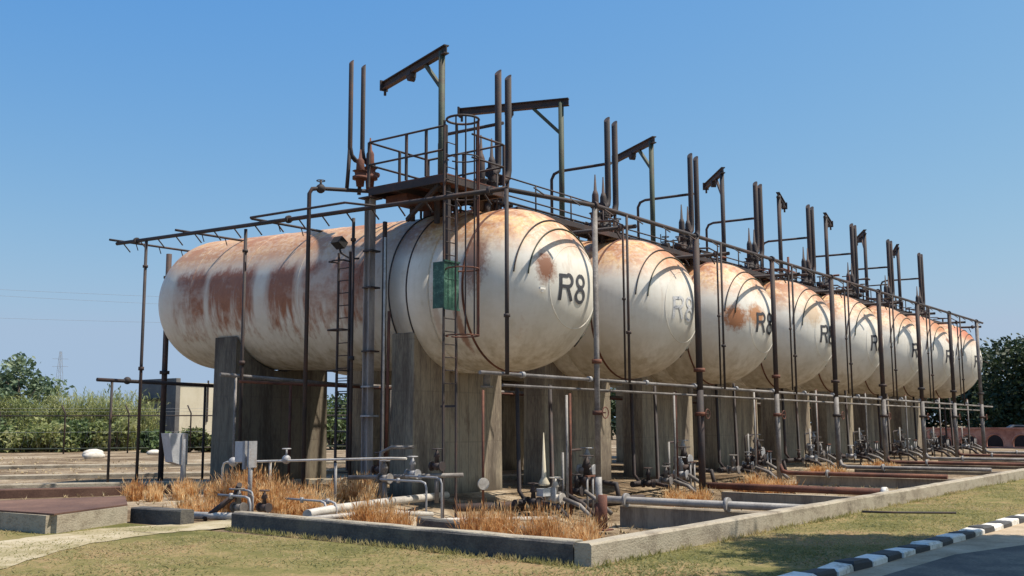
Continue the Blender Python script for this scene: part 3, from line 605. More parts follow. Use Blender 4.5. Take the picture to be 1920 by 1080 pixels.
# ------------------------------------------------------------------ catwalk along the tank tops
for i in range(8):
    x0, x1 = (20.6, 25.9) if i == 0 else (20.6+S*i+.0, 20.6+S*(i+1)-.12); x1 = min(x1, 59.6); L = x1-x0
    t = thing('catwalk', f'rusty catwalk section with handrails on top of the {NM[i]} tank', 'catwalk', (x0, 15.3, 7.06), group='catwalk sections over the tanks')
    d = MB(); d.box((L/2, .35, .0), (L, .66, .04))
    for y in (0, .7): d.box((L/2, y, -.04), (L, .05, .14))
    d.build('deck', 'dark_pipe', t)
    for y in (.7,):
        for z in (.5, .98): MB().tube([(0, y, z), (L, y, z)], .022, 6).build('handrail', 'dark_pipe', t)
        for k in range(4): MB().cyl((.1+(L-.2)*k/3, y, .03), (.1+(L-.2)*k/3, y, .98), .024, 6).build('post', 'dark_pipe', t)
    for k in (.6, L-.7):
        MB().beam((k, .35, -.02), (k, .35, -.55), .09, .09).build('strut', 'dark_pipe', t)
# pipe rack lines along the tops
for (y, z, r, lab) in ((16.75, 7.35, .07, 'thick dark pipe along the tank tops beside the catwalk'), (18.1, 7.5, .055, 'dark pipe along the tank tops behind the crane masts'), (16.95, 7.72, .035, 'thin dark pipe along the tank tops above the thick one')):
    t = thing('top_pipe', lab, 'pipe', (19.3, y, z)); MB().cyl((0, 0, 0), (40.2, 0, 0), r, 8).build('pipe', 'dark_pipe', t)
    for k in range(8):
        x = 1.2+S*k-.35; MB().cyl((x, 0, -(z-taxis(y)-1.98)), (x, 0, 0), .035, 6).build('support', 'dark_pipe', t)
        MB().cyl((x+.7, 0, 0), (x+.8, 0, 0), r*1.8, 10).build('flange', 'dark_pipe', t)

# ------------------------------------------------------------------ platform, ladder, column
t = thing('platform', 'dark steel access platform with guard rails on the nearest tank', 'platform', (18.0, 15.4, 7.45))
d = MB(); d.box((1.1, 1.25, 0), (2.2, 2.5, .03)); d.build('deck', 'rust_pipe', t)
b = MB()
for x in (.03, 2.17): b.box((x, 1.25, -.1), (.07, 2.5, .17))
for y in (.04, .85, 1.65, 2.46): b.box((1.1, y, -.1), (2.07, .07, .16))
b.build('beam', 'dark_pipe', t)
dk = MB()
dk.box((1.0, 1.9, -.27), (1.3, .7, .17)); dk.build('bracket_frame', 'rust_pipe', t)
for (x, y) in ((0, 0), (0, .62), (0, 1.25), (0, 2.5), (1.1, 2.5), (2.2, 2.5), (2.2, 1.3), (1.15, 0), (2.2, 0)): MB().beam((x, y, .02), (x, y, 1.15), .055, .055).build('guard_post', 'dark_pipe', t)
for z in (.58, 1.15):
    MB().tube([(0, 0, z), (0, 2.5, z)], .026, 6).build('guard_rail', 'dark_pipe', t); MB().tube([(0.03, 2.5, z), (2.2, 2.5, z), (2.2, 0.03, z)], .026, 6).build('guard_rail', 'dark_pipe', t)
    MB().tube([(.95, 0, z), (2.17, 0, z)], .026, 6).build('guard_rail', 'dark_pipe', t)
for (x, y, z0) in ((.32, .22, -2.2), (1.05, 2.0, -.72), (1.6, .4, -.7), (.95, 1.1, -.9)): MB().beam((x, y, z0), (x, y, -.18), .1, .1).build('leg', 'dark_pipe', t)
MB().beam((.1, .3, -.2), (.75, 1.9, -.75), .08, .1).build('brace', 'dark_pipe', t)

t = thing('caged_ladder', 'tall caged ladder at the front of the nearest tank, green guard halfway', 'ladder', (17.9, 15.18, -.4))
for x in (-.22, .22): MB().beam((x, 0, 0), (x, 0, 9.0), .035, .05).build('stringer', 'dark_pipe', t)
for k in range(20): MB().cyl((-.22, 0, 3.0+.29*k), (.22, 0, 3.0+.29*k), .013, 6).build('rung', 'dark_pipe', t)
for z in (9.0, 8.1, 7.2, 5.55, 4.05):
    MB().ring((0, -.36, z), .37, .018 if z < 9 else .028, 'z', 22, 6, 100 if z < 9 else 90, 440 if z < 9 else 450).build('cage_hoop', 'rust_pipe' if z < 6 else 'dark_pipe', t)
for a in (195, 230, 265, 300, 335):
    MB().beam((.37*math.cos(rad(a)), -.36+.37*math.sin(rad(a)), 4.05), (.37*math.cos(rad(a)), -.36+.37*math.sin(rad(a)), 9.), .035, .014).build('cage_bar', 'dark_pipe' if a < 300 else 'rust_pipe', t)
for z in (2.5, 5.2): MB().beam((.22, .03, z), (.22, .45, z), .03, .05).build('wall_bracket', 'dark_pipe', t)
g = MB(); g.box((-.02, -.055, 5.2), (.5, .02, 1.05)); g.box((-.28, .1, 5.2), (.02, .33, 1.05)); g.box((-.02, -.07, 5.74), (.54, .04, .04)); g.box((-.02, -.07, 4.66), (.54, .04, .04)); g.box((.0, -.07, 5.2), (.03, .012, 1.04)); g.box((-.02, -.068, 5.35), (.5, .01, .03)); g.build('guard_sheet', 'green_sheet', t)
fl = MB(); fl.box((-.02, -.09, 4.62), (.05, .02, .05)); 
sg = thing('marker_post', 'thin dark post with a small pale round tag before the nearest pier', 'post', (18.3, 14.55, -.45)); MB().cyl((0, 0, 0), (0, 0, 2.9), .028, 7).build('rod', 'rust_pipe', sg); MB().cyl((-.06, -.04, .85), (-.09, -.09, .85), .13, 14).build('tag', 'pale_pipe', sg)

t = thing('support_column', 'tall grey steel column under the left edge of the platform', 'column', (18.12, 17.95, 0))
c = MB(); c.box((0, .085, 3.6), (.2, .022, 7.2)); c.box((0, -.085, 3.6), (.2, .022, 7.2)); c.box((0, 0, 3.6), (.022, .147, 7.2)); c.build('column', 'column', t)
c = MB(); c.box((0, 0, 7.22), (.42, .42, .03)); c.build('cap_plate', 'dark_pipe', t)
c = MB(); c.box((0, 0, .015), (.5, .5, .03)); c.build('base_plate', 'rust_pipe', t)
for z in (1.9, 2.6, 3.45, 5.0, 5.9): MB().box((.03, -.04, z), (.32, .3, .04)).build('clamp', 'galv' if z < 3 else 'dark_pipe', t)
t = thing('cable_conduit', 'dark brown vertical conduit just right of the grey column', 'pipe', (18.2, 17.52, 0)); MB().box((0, 0, 3.3), (.09, .07, 6.6)).build('conduit', 'dark_pipe', t)
MB().tube([(-.05, -.06, .9), (-.05, -.06, 6.2)], .03, 6).build('cable', 'pale_pipe', t); MB().tube([(.02, -.1, .9), (.03, -.14, 4.4)], .04, 6).build('cable', 'rust_pipe', t)
t = thing('side_ladder', 'open dark ladder at the left of the grey column', 'ladder', (18.05, 18.75, 0))
for y in (-.2, .2): MB().beam((0, y, .6), (0, y, 5.95), .045, .045).build('stringer', 'dark_pipe', t)
for k in range(16): MB().cyl((0, -.2, .9+.31*k), (0, .2, .9+.31*k), .014, 6).build('rung', 'dark_pipe', t)
for z in (5.7, 4.0, 3.0): MB().tube([(0, .2, z), (-.28, .25, z), (-.36, 0, z), (-.28, -.25, z), (0, -.2, z)], .02, 6).build('hoop', 'dark_pipe', t)
t = thing('floodlight', 'small black floodlight on a bracket before the nearest tank', 'lamp', (18.2, 19.1, 6.25))
mt = Matrix.Rotation(.6, 4, 'Y'); MB().box((0, 0, 0), (.26, .3, .2), M=mt).build('housing', 'hole', t); MB().tube([(.0, 0, -.1), (.05, 0, -.25), (.12, -.28, -.42), (.1, -.6, -.45)], .025, 6).build('bracket', 'dark_pipe', t)
t = thing('side_ladder', 'low wooden coloured ladder leaning between the rear and front piers', 'ladder', (18.9, 19.6, 0))
for y in (-.25, .25): MB().beam((0, y, 0), (0, y, 3.0), .05, .05).build('stringer', 'dark_pipe', t)
for k in range(8): MB().cyl((0, -.25, .5+.34*k), (0, .25, .5+.34*k), .016, 6).build('rung', 'pale_pipe' if k % 3 == 1 else 'dark_pipe', t)

# ------------------------------------------------------------------ ground pipes and valve groups
t = thing('ground_pipe', 'thick grey ground pipe turning from the grey riser towards the wall', 'pipe', (PX[0], 13.2, -.03))
MB().tube([(0, 0, .5), (0, 0, .12), (.0, -.06, .03), (0, -.2, 0), (0, -5.95, 0)], .08, 12).build('pipe', 'grey_pipe', t)
for y in (-.7, -3.2): MB().cyl((0, y, 0), (0, y-.07, 0), .16, 12).build('flange', 'grey_pipe', t)
t = thing('ground_pipe', 'dark rusty ground pipe from the second riser with a white end cap', 'pipe', (PX[1]+.1, 13.0, .02))
MB().tube([(0, .2, .0), (0, -4.6, -.02)], .09, 12).build('pipe', 'rust_pipe', t); MB().cyl((0, -4.6, -.02), (0, -4.72, -.02), .13, 12).build('end_cap', 'white', t)
for i in range(2, 8):
    t = thing('ground_pipe', f'{"grimy grey" if i % 2 else "rusty"} ground pipe running forward from the {NM[i] if i < 7 else "last"} riser post', 'pipe', (PX[i], 13.2, .16), group='ground pipes of the far bays'); MB().tube([(0, 0, .3), (0, -.1, .05), (0, -.3, 0), (0, -5.0, 0)], .065, 10).build('pipe', 'dull_pipe' if i % 2 else 'rust_pipe', t); MB().cyl((0, -1.5, 0), (0, -1.57, 0), .13, 10).build('flange', 'grey_pipe', t)
t = run('ground_pipe', 'long pale pipe on the ground behind the front dry grass', [(12.6, 13.9, .16), (14.0, 14.6, .14), (16.2, 15.4, .1), (19, 16.2, .05)], .085, 'pale_pipe')
t = run('ground_pipe', 'second pale ground pipe just behind the shaded front wall', [(12.2, 13.55, .12), (14.2, 13.6, .1), (16.2, 14.2, -.1)], .05, 'pale_pipe')
t = run('ground_pipe', 'thin white pipe along the ground at the foot of the ladder', [(14.9, 13.3, -.1), (16.5, 13.3, -.18), (19.2, 13.2, -.35)], .05, 'pale_pipe')
t = run('ground_pipe', 'dark pipe on the ground in the shade under the nearest tank', [(18.6, 15.6, -.2), (22.5, 14.8, -.3), (25, 14.4, -.3)], .11, 'dark_pipe')
t = thing('rail_pipe', 'long thin pale horizontal pipe on low posts left of the valves', 'pipe', (15.4, 19.7, 0))
MB().tube([(0, .15, 0), (0, .15, .72), (0, .1, .83), (0, 0, .86), (.2, -4.9, 1.02), (.25, -5.3, 1.02)], .026, 8).build('pipe', 'pale_pipe', t)
for (x, y) in ((.08, -1.4), (.14, -3.4)): MB().cyl((x, y, 0), (x, y, .9), .03, 6).build('support', 'grey_pipe', t)
vb = MB(); vb.sphere((.02, -.2, .87), .11, 10, 8); vb.build('valve_body', 'galv', t); vb = MB(); vb.sphere((.1, -1.9, .95), .1, 10, 8); vb.cyl((.1, -1.9, 1.0), (.1, -1.9, 1.18), .02, 6); vb.build('valve_body', 'galv', t); MB().ring((.1, -1.9, 1.18), .09, .014, 'z', 12, 5).build('handwheel', 'galv', t)

def bent_pair(x, y, label, h=.75, L=.8):
    t = thing('bent_pipe', label, 'pipe', (x, y, floor_z(x, y)), group='bent conduit pipes')
    MB().tube([(0, 0, 0), (0, 0, h-.12), (0, .04, h-.03), (0, .14, h), (0, L, h+.01)], .021, 7).build('pipe', 'galv', t); MB().cyl((0, L*.6, h-.05), (0, L*.6, h+.05), .034, 8).build('coupling', 'galv', t)
bent_pair(16.2, 14.35, 'taller bent pale conduit pipe right of the valve cluster', 1.1, 1.3); bent_pair(16.5, 14.2, 'darker bent conduit pipe next to the tall one', 1.2, 1.0)
bent_pair(13.6, 14.5, 'low bent grey conduit before the ground pipes', .55, 1.1); bent_pair(13.75, 14.38, 'low bent grey conduit, nearer twin beside ground pipes', .57, .4)
bent_pair(12.3, 15.05, 'grey hoop pipe at the end of the pale path', .5, .9); bent_pair(13.3, 16.2, 'rusty bent pipe in front of the switch box post', .5, .7)
def handwheel(parent, c, r, axis='z', mat='dark_pipe'):
    w = MB(); w.ring(c, r, .015, axis, 18, 5)
    for a in (0, 60, 120):
        p = [r*math.cos(rad(a)), r*math.sin(rad(a))]
        d = {'z': Vector((p[0], p[1], 0)), 'y': Vector((p[0], 0, p[1])), 'x': Vector((0, p[0], p[1]))}[axis]; w.tube([Vector(c)-d, Vector(c)+d], .01, 5)
    return w.build('handwheel', mat, parent)
def gate_valve(parent, c, k=1., mat='dark_pipe'):
    x, y, z = c; v = MB(); v.sphere(c, .15*k, 12, 8); v.tube([(x, y-.22*k, z), (x, y+.22*k, z)], .1*k, 12); v.cyl((x, y-.26*k, z), (x, y-.2*k, z), .17*k, 14); v.cyl((x, y+.2*k, z), (x, y+.26*k, z), .17*k, 14)
    v.tube([(x, y, z+.1*k), (x, y, z+.3*k), (x, y, z+.34*k), (x, y, z+.6*k)], .08*k, 10, rs=[.09*k, .07*k, .12*k, .02*k]); o = v.build('gate_valve', mat, parent)
    handwheel(o, (x, y, z+.6*k), .17*k, 'z', mat)
for i in range(8):
    x0 = TX+S*i; fz = floor_z(x0+.4, 14.6); rr = random.Random(40+i)
    t = thing('valve_manifold', f'valves and standpipes on the ground before the {NM[i]} tank' + (', with pale cone' if i == 0 else ''), 'valve cluster', (x0, 14.6, fz), group='ground valve manifolds')
    mm = MB(); mm.tube([(-.3, .5, .35), (1.9, .5, .35)], .085, 10); mm.tube([(.15, .5, .35), (.15, .7, .6), (.15, .75, 3.2)], .05, 8); mm.tube([(1.7, .5, .35), (1.7, .8, .4), (1.7, .85, 3.2)], .05, 8); mm.build('manifold_pipe', 'dark_pipe', t)
    for k, (x, y) in enumerate(((-.1, .1), (.45, -.15), (.9, .05), (1.45, -.1))):
        gate_valve(t, (x, y, .38+.06*k), rr.uniform(.6, .85), ['galv', 'dark_pipe', 'dull_pipe', 'dark_pipe'][(k+i) % 4] if i else ['dark_pipe', 'pale_pipe', 'dull_pipe', 'dark_pipe'][k])
        MB().tube([(x, y-.25, .38+.06*k), (x, y-.7, .3), (x, y-1.0, .05)], .055, 8).build('branch_pipe', 'dull_pipe' if k % 2 else 'dark_pipe', t)
    for k, (x, y, h) in enumerate(((.75, -.3, 2.9), (1.05, -.2, 2.95), (1.3, .2, 1.5), (1.55, -.35, .9), (1.8, -.35, .9))):
        MB().tube([(x, y, 0), (x, y, h)], .032 if k < 3 else .028, 7).build('standpipe', 'grey_pipe' if k != 1 else 'rust_pipe', t)
    gb = MB(); gb.beam((1.5, -.35, .92), (1.85, -.35, .92), .1, .03); gb.build('bracket', 'rust_pipe', t)
    if i == 0:
        f = MB(); f.tube([(.2, .0, .75), (.2, 0, .8), (.2, 0, .95), (.2, 0, 2.0)], .1, 12, rs=[.13, .14, .06, .008]); f.build('spindle_cover', 'bldg', t); f = MB(); f.box((.1, -.05, .6), (.3, .2, .18)); f.box((.42, -.1, .55), (.2, .2, .3), .3); f.build('actuator', 'panel', t)
for i in range(7):
    x0 = TX+S*i+3.0; y = 15.2; fz = floor_z(x0, y)
    t = thing('valve_stand', f'dark valve stand with two handwheels in the gap right of the {NM[i]} tank', 'valve', (x0, y, fz), group='valve stands in the gaps')
    gate_valve(t, (0, 0, .5), 1.1); gate_valve(t, (.5, .3, .75), 1.0, 'galv'); s = MB(); s.tube([(0, -.3, .5), (0, -.9, .45), (0, -1.0, 0)], .06, 8); s.tube([(.5, .3, 0), (.5, .3, .7)], .05, 8); s.tube([(-.4, .3, 0), (-.4, .3, 1.2), (-.36, .3, 1.3), (.2, .3, 1.32)], .03, 7); s.build('pipe', 'dark_pipe', t)
t = thing('valve_manifold', 'cluster of valves with pale bent pipes under the grey column', 'valve cluster', (16.6, 15.9, 0))
for k, (x, y, m_) in enumerate(((0, 0, 'dull_pipe'), (.5, -.35, 'galv'), (.35, .5, 'dark_pipe'), (.9, -.7, 'dark_pipe'))): gate_valve(t, (x, y, .55+.08*k), .62, m_)
s = MB(); s.tube([(-.2, .9, .55), (1.2, -1.2, .6)], .05, 9); s.tube([(0, 0, .5), (0, 0, 0)], .05, 8); s.tube([(.9, -.7, .6), (.9, -.7, 0)], .05, 8); s.tube([(.2, .3, .0), (.2, .3, 1.1), (.3, .1, 1.2), (.6, -.3, 1.2)], .04, 8); s.build('pipe', 'dull_pipe', t)
t = thing('valve_manifold', 'small valve set with dark flanges at the end of the pale path', 'valve cluster', (12.45, 15.55, 0))
gate_valve(t, (0, 0, .22), .55, 'dull_pipe'); gate_valve(t, (.25, -.4, .22), .5, 'dark_pipe'); s = MB(); s.tube([(-.35, .9, .06), (-.2, .4, .06), (.1, -.5, .06), (.12, -1.0, .06)], .07, 9); s.build('pipe', 'pale_pipe', t); s = MB(); s.tube([(.5, .6, 0), (.1, .2, .5), (0, 0, .62)], .05, 8); s.tube([(-.3, .6, 0), (0, .1, .45)], .05, 8); s.build('strut', 'dark_pipe', t)
t = thing('stub_post', 'short rust brown stub post in front of the grey riser pipe', 'post', (19.55, 12.25, -.58)); MB().cyl((0, 0, 0), (0, 0, .75), .1, 10).build('post', 'rust_pipe', t); MB().box((0, 0, .015), (.34, .34, .03)).build('base_plate', 'rust_pipe', t)

# ------------------------------------------------------------------ boxes on posts at left
t = thing('switch_box', 'grey sheet metal box on a white post, left of the rear pier', 'box', (16.4, 22.7, 0), -.15)
MB().cyl((0, 0, 0), (0, 0, 1.35), .07, 10).build('post', 'galv', t)
b = MB(); b.prism([(-.28, .78), (.02, .68), (.05, 1.5), (-.42, 1.5)], -.0, .42); b.build('box', 'panel', t); MB().box((.0, -.03, 1.1), (.16, .04, .78)).build('lid', 'galv', t)
t = thing('switch_box', 'pair of small grey panels on a white post before the rear pier', 'box', (13.75, 16.85, 0), 0)
MB().cyl((0, 0, 0), (0, 0, 1.3), .045, 10).build('post', 'galv', t); MB().box((0, -.04, 1.12), (.2, .05, .52)).build('panel', 'galv', t)
MB().box((.0, .33, 1.17), (.04, .28, .4)).build('panel', 'panel', t); MB().box((-.02, .16, 1.1), (.06, .07, .56)).build('panel', 'galv', t); MB().box((.04, .2, 1.0), (.04, .5, .04)).build('bracket', 'dark_pipe', t)

# ------------------------------------------------------------------ kerb
KX = [10.3+.99*k for k in range(34)]
WORD = ['first', 'second', 'third', 'fourth', 'fifth', 'sixth', 'seventh', 'eighth', 'ninth', 'tenth', 'eleventh', 'twelfth', 'thirteenth', 'fourteenth', 'fifteenth', 'sixteenth', 'seventeenth', 'eighteenth', 'nineteenth', 'twentieth']
def ky(x): return 4.3-.05*(x-11)+.0008*(x-11)**2
nv = 0
for k in range(20):
    x = 9.35+1.0*k
    for c, (a, w) in enumerate(((0, .5), (.5, .5))):
        xc = x+a+.25; 
        mb = MB(); mb.bevelbox((0, 0, 0), (.485, .26, .36), .025)
        mb.v = [(v[0]+rnd.uniform(-.012, .012), v[1]+rnd.uniform(-.012, .012), v[2]+rnd.uniform(-.01, .008)) for v in mb.v]
        o = mb.build('kerb_stone', 'black' if c else 'white', loc=(xc, ky(xc), -.04+rnd.uniform(-.012, .01))); o.rotation_euler = (rnd.uniform(-.02, .02), rnd.uniform(-.02, .02), -.05+.0016*(xc-11)+rnd.uniform(-.03, .03))
        tag(o, f'{["white","black"][c]} painted kerb stone, {WORD[k]} {["white","black"][c]} one from the near end', 'kerb stone', 'black and white kerb stones')
t = thing('iron_rod', 'thin dark rod lying on the grass near the long wall', 'rod', (19.6, 6.05, .05), -.9); MB().tube([(-.6, 0, .05), (0, .02, .03), (1.1, -.02, .02)], .022, 6).build('rod', 'dark_pipe', t)

# ------------------------------------------------------------------ vegetation
def blades(n, r, h, seed, w=.006):
    """bunch grass: tufts of bent blades fanning out from their roots, some with loose seed heads"""
    q = random.Random(seed); mb = MB(); nt_ = max(5, int(16*r*r+4))
    for _t in range(nt_):
        a = q.uniform(0, 2*math.pi); d = r*math.sqrt(q.random())*.95; tx, ty = d*math.cos(a), d*math.sin(a); th = h*q.uniform(.55, 1.12)*(1-.35*(d/r)**2)
        for _ in range(int(n/nt_)):
            t = q.uniform(0, 2*math.pi); l = abs(q.gauss(0, .42)); hh = th*q.uniform(.35, 1.)/math.sqrt(1+.6*l*l); x, y = tx+q.gauss(0, .07), ty+q.gauss(0, .07)
            dx, dy = math.cos(t)*l*hh, math.sin(t)*l*hh; u = q.uniform(0, math.pi); wx, wy = math.cos(u)*w, math.sin(u)*w; b = len(mb.v); sag = q.uniform(0, .25)*l*hh
            for f, ww in ((0, 1), (.5, .85), (.8, .6)): mb.v += [(x+dx*f**1.6-wx*ww, y+dy*f**1.6-wy*ww, hh*f-sag*f*f), (x+dx*f**1.6+wx*ww, y+dy*f**1.6+wy*ww, hh*f-sag*f*f)]
            e = Vector((x+dx, y+dy, hh-sag)); mb.v.append(tuple(e)); mb.face((b, b+1, b+3, b+2)); mb.face((b+2, b+3, b+5, b+4)); mb.face((b+4, b+5, b+6))
            if q.random() < .22:
                s_ = q.uniform(.008, .016); c, s2 = q.uniform(-1, 1)*s_, q.uniform(-1, 1)*s_; b = len(mb.v); o = Vector((dx, dy, 0))*.12
                mb.v += [tuple(e-Vector((0, 0, .06))), tuple(e+Vector((c, s2, 0))), tuple(e+o+Vector((0, 0, .07))), tuple(e-Vector((c, s2, 0)))]; mb.face((b, b+1, b+2, b+3))
    return mb
CL = [((14.8, 21.3), .85, .7, 'orange dry grass clump behind the left curb block'), ((15.9, 20.4), .55, .6, 'orange dry grass clump around the white box post'), ((14.1, 17.3), .72, .95, 'large orange dry grass clump in front of the shaded rear pier'), ((14.1, 15.9), .75, .92, 'tan orange dry grass clump between the box post and ground pipe'), ((17.2, 17.3), .7, .7, 'small orange grass clump at the foot of the grey column'),
      ((13.4, 12.9), .6, 1.0, 'tall tan dry grass clump beside the end of the inner curb'), ((13.3, 10.5), .72, .85, 'dense orange dry grass clump behind the front wall'), ((13.35, 9.2), .68, .82, 'orange dry grass clump nearest to the bund corner'), ((12.6, 16.9), .5, .55, 'small tan grass clump behind the curb block'), ((25.2, 13.2), .8, .6, 'orange grass patch in the second bay'), ((28.9, 12.7), .95, .72, 'orange grass clump in the third bay'), ((34.0, 12.4), .8, .6, 'orange grass clump in the fourth bay'), ((38.4, 12.2), .7, .45, 'low orange grass clump in the fifth bay')]
for k, ((x, y), r, h, lab) in enumerate(CL):
    tag(blades(int(2600*r*r+500) if k < 9 else 1300, r, h, 60+k, w=.0065 if k < 9 else .011).build('dry_grass_clump', 'straw', loc=(x, y, floor_z(x, y))), lab, 'grass', 'dry orange grass clumps')
def lawn():
    q = random.Random(5); mb = MB(); n = 0
    while n < 34000:
        u = q.random()
        if u < .55: x, y = q.uniform(4.5, 12), q.uniform(5.5, 17.5)
        else: x, y = q.uniform(9.5, 32), q.uniform(4.45, 6.95)
        if x > 10.75 and y > 6.9: continue
        if noise.noise(Vector((x*.8, y*.8, 1))) < q.uniform(-.5, .35): continue
        if y < ky(x)+.15: continue
        if abs((y-15.2)) < 1.3 and x > 7.2 and q.random() < .55: continue
        if x > 9.1 and y > 16.2: continue
        h = q.uniform(.012, .04); a = q.uniform(0, 6.28); c, s = math.cos(a)*.012, math.sin(a)*.012; d, e = q.uniform(-.075, .075), q.uniform(-.075, .075); b = len(mb.v)
        mb.v += [(x-c, y-s, 0), (x+c, y+s, 0), (x+d, y+e, h)]; mb.face((b, b+1, b+2)); n += 1
    # longer fringe along the wall foot
    for _ in range(5000):
        if q.random() < .35: x, y = 10.72+q.uniform(-.12, .02), q.uniform(7, 14.2); x += (y-7)*.065
        else: x, y = q.uniform(10.7, 45), 6.9-abs(q.gauss(0, .07))
        if noise.noise(Vector((x*1.5, y*1.5, 6))) < q.uniform(-.45, .25): continue
        h = q.uniform(.03, .1); a = q.uniform(0, 6.28); c, s = math.cos(a)*.012, math.sin(a)*.012; b = len(mb.v)
        mb.v += [(x-c, y-s, 0), (x+c, y+s, 0), (x+q.uniform(-.06, .06), y+q.uniform(-.06, .06), h)]; mb.face((b, b+1, b+2))
    tag(mb.build('lawn_grass', 'lawn'), 'short patchy green and tan grass on the lawn', 'grass', kind='stuff')
lawn()
def soil_scatter():
    q = random.Random(8); mb = MB()
    for _ in range(2600):
        if q.random() < .5: x, y = q.uniform(12, 34), q.uniform(7.6, 15)
        else: x, y = q.uniform(12, 30), q.uniform(17, 60)
        z = floor_z(x, y); h = q.uniform(.03, .14)
        if q.random() < .3:
            r = q.uniform(.02, .07); b = len(mb.v); mb.v += [(x-r, y-r, z), (x+r, y-r*.6, z), (x+r*.4, y+r, z), (x, y, z+r)]; mb.face((b, b+1, b+3)); mb.face((b+1, b+2, b+3)); mb.face((b+2, b, b+3)); continue
        for _k in range(4):
            b = len(mb.v); a = q.uniform(0, 6.28); c, s = math.cos(a)*.015, math.sin(a)*.015; mb.v += [(x-c, y-s, z), (x+c, y+s, z), (x+q.uniform(-.12, .12), y+q.uniform(-.12, .12), z+h)]; mb.face((b, b+1, b+2))
    tag(mb.build('dry_weeds', 'tan'), 'scattered thin dry weeds and grit over the bare soil', 'weeds', kind='stuff')
soil_scatter()
def crown_mesh(lobes, n, size, seed, droop=0., gap=.25):
    q = random.Random(seed); mb = MB(); V = [r[0]*r[1]*r[2] for _, r in lobes]; tot = sum(v**.67 for v in V)
    for (c, r), v in zip(lobes, V):
        k = int(n*(v**.67)/tot); off = q.uniform(0, 50)
        for _ in range(k):
            while True:
                p = Vector((q.gauss(0, 1), q.gauss(0, 1), q.gauss(0, 1))).normalized(); rr = q.random()**.45
                w = 1+.35*noise.noise(p*2.2+Vector((off, 0, 0)))
                if noise.noise(p*3.1*rr+Vector((0, off, 0))) > -gap: break
            p = Vector((c[0]+p.x*r[0]*rr*w, c[1]+p.y*r[1]*rr*w, c[2]+p.z*r[2]*rr*w))
            a = Vector((q.gauss(0, 1), q.gauss(0, 1), q.gauss(0, .6))).normalized(); u = a.cross(Vector((q.gauss(0, 1), q.gauss(0, 1), q.gauss(0, 1)))).normalized(); s = size*q.uniform(.6, 1.4); b = len(mb.v)
            d = Vector((0, 0, -droop*s))
            mb.v += [tuple(p-a*s), tuple(p-u*s*.5+d*.3), tuple(p+a*s+d), tuple(p+u*s*.5+d*.3)]; mb.face((b, b+1, b+2, b+3))
    return mb
def place(bearing_px, dist):        # ground point at a bearing from the origin (tangent units of 1/1960) and a distance
    a = AZ-math.atan((bearing_px-960)/1960.66); return dist*math.cos(a), dist*math.sin(a)
def tree(label, x, y, h, cw, n, size, seed, mat, trunk=.35, group=None, gap=.25, cat='tree', name='tree', base=.28):
    q = random.Random(seed); t = thing(name, label, cat, (x, y, 0), q.uniform(0, 6), group)
    lob = [((q.uniform(-.25, .25)*cw, q.uniform(-.25, .25)*cw, h*.62), (cw*.72, cw*.72, h*.36))]
    for k in range(7):
        a = k*.9+q.uniform(-.3, .3); d = cw*q.uniform(.4, .75); z = h*q.uniform(base+.1, .82); s = q.uniform(.3, .48)*cw; lob.append(((d*math.cos(a), d*math.sin(a), z), (s, s, s*q.uniform(.6, .9))))
    lob.append(((0, 0, h*.86), (cw*.4, cw*.4, h*.14)))
    crown_mesh(lob, n, size, seed, .2, gap).build('crown', mat, t)
    tk = MB(); tk.tube([(0, 0, -.1), (.05*h*.1, 0, h*.25), (0, .1, h*.5), (.1, 0, h*.72)], trunk, 10, rs=[trunk*1.25, trunk, trunk*.75, trunk*.3])
    for k in range(5):
        a = k*1.3; tk.tube([(0, 0, h*(.25+.07*k)), (cw*.3*math.cos(a), cw*.3*math.sin(a), h*(.42+.07*k)), (cw*.6*math.cos(a), cw*.6*math.sin(a), h*(.55+.06*k))], .1, 7, rs=[trunk*.55, trunk*.35, trunk*.12])
    tk.build('trunk', 'trunk', t); return t
RT = [(1560, 104, 6.6, 4.2), (1640, 100, 7.2, 4.4), (1715, 98, 6.6, 4.2), (1780, 95, 6.8, 4.3), (1845, 92, 7.7, 4.4), (1905, 88, 8.3, 4.6), (1975, 86, 8.6, 5.0), (2060, 84, 8.0, 5.0)]
RL = ['dark tree far behind the sixth tank, leftmost of the dark trees', 'dark tree showing under the seventh tank', 'dark tree behind the brick arches under the row end', 'dark tree behind the last riser posts', 'dark tree just right of the last tank end', 'tall dark tree near the right edge with high crown', 'dark tree cut by the right edge of the view', 'dark tree outside the right edge of the view']
for k, (px, d, h, cw) in enumerate(RT):
    x, y = place(px, d); tree(RL[k], x, y, h, cw, 5200, .2, 200+k, 'leaf_dark', .3, 'dark trees at the far right', .3, base=.05)
for k, (px, d, h, cw) in enumerate(((980, 118, 6.0, 4.4), (1060, 116, 6.4, 4.4), (1140, 115, 5.8, 4.2), (1220, 112, 6.3, 4.4), (1300, 110, 6.0, 4.2), (1390, 108, 6.4, 4.4), (1475, 106, 6.2, 4.2))):
    x, y = place(px, d); tree(f'dark tree seen only through the gap under the {NM[min(k, 5)]} tank' if k < 6 else 'dark tree behind the piers of the sixth tank, next to the brick arches side', x, y, h, cw, 2600, .26, 240+k, 'leaf_dark', .3, 'dark trees behind the piers', .3, base=.05)
x, y = place(38, 84); tree('grey green open tree rising at the far left edge', x, y, 7.0, 3.0, 2300, .2, 300, 'leaf_grey', .2, gap=.02)
x, y = place(-40, 90); tree('mid green tree partly cut by the left edge', x, y, 5.8, 3.2, 2600, .2, 301, 'leaf_mid', .25, gap=.1)
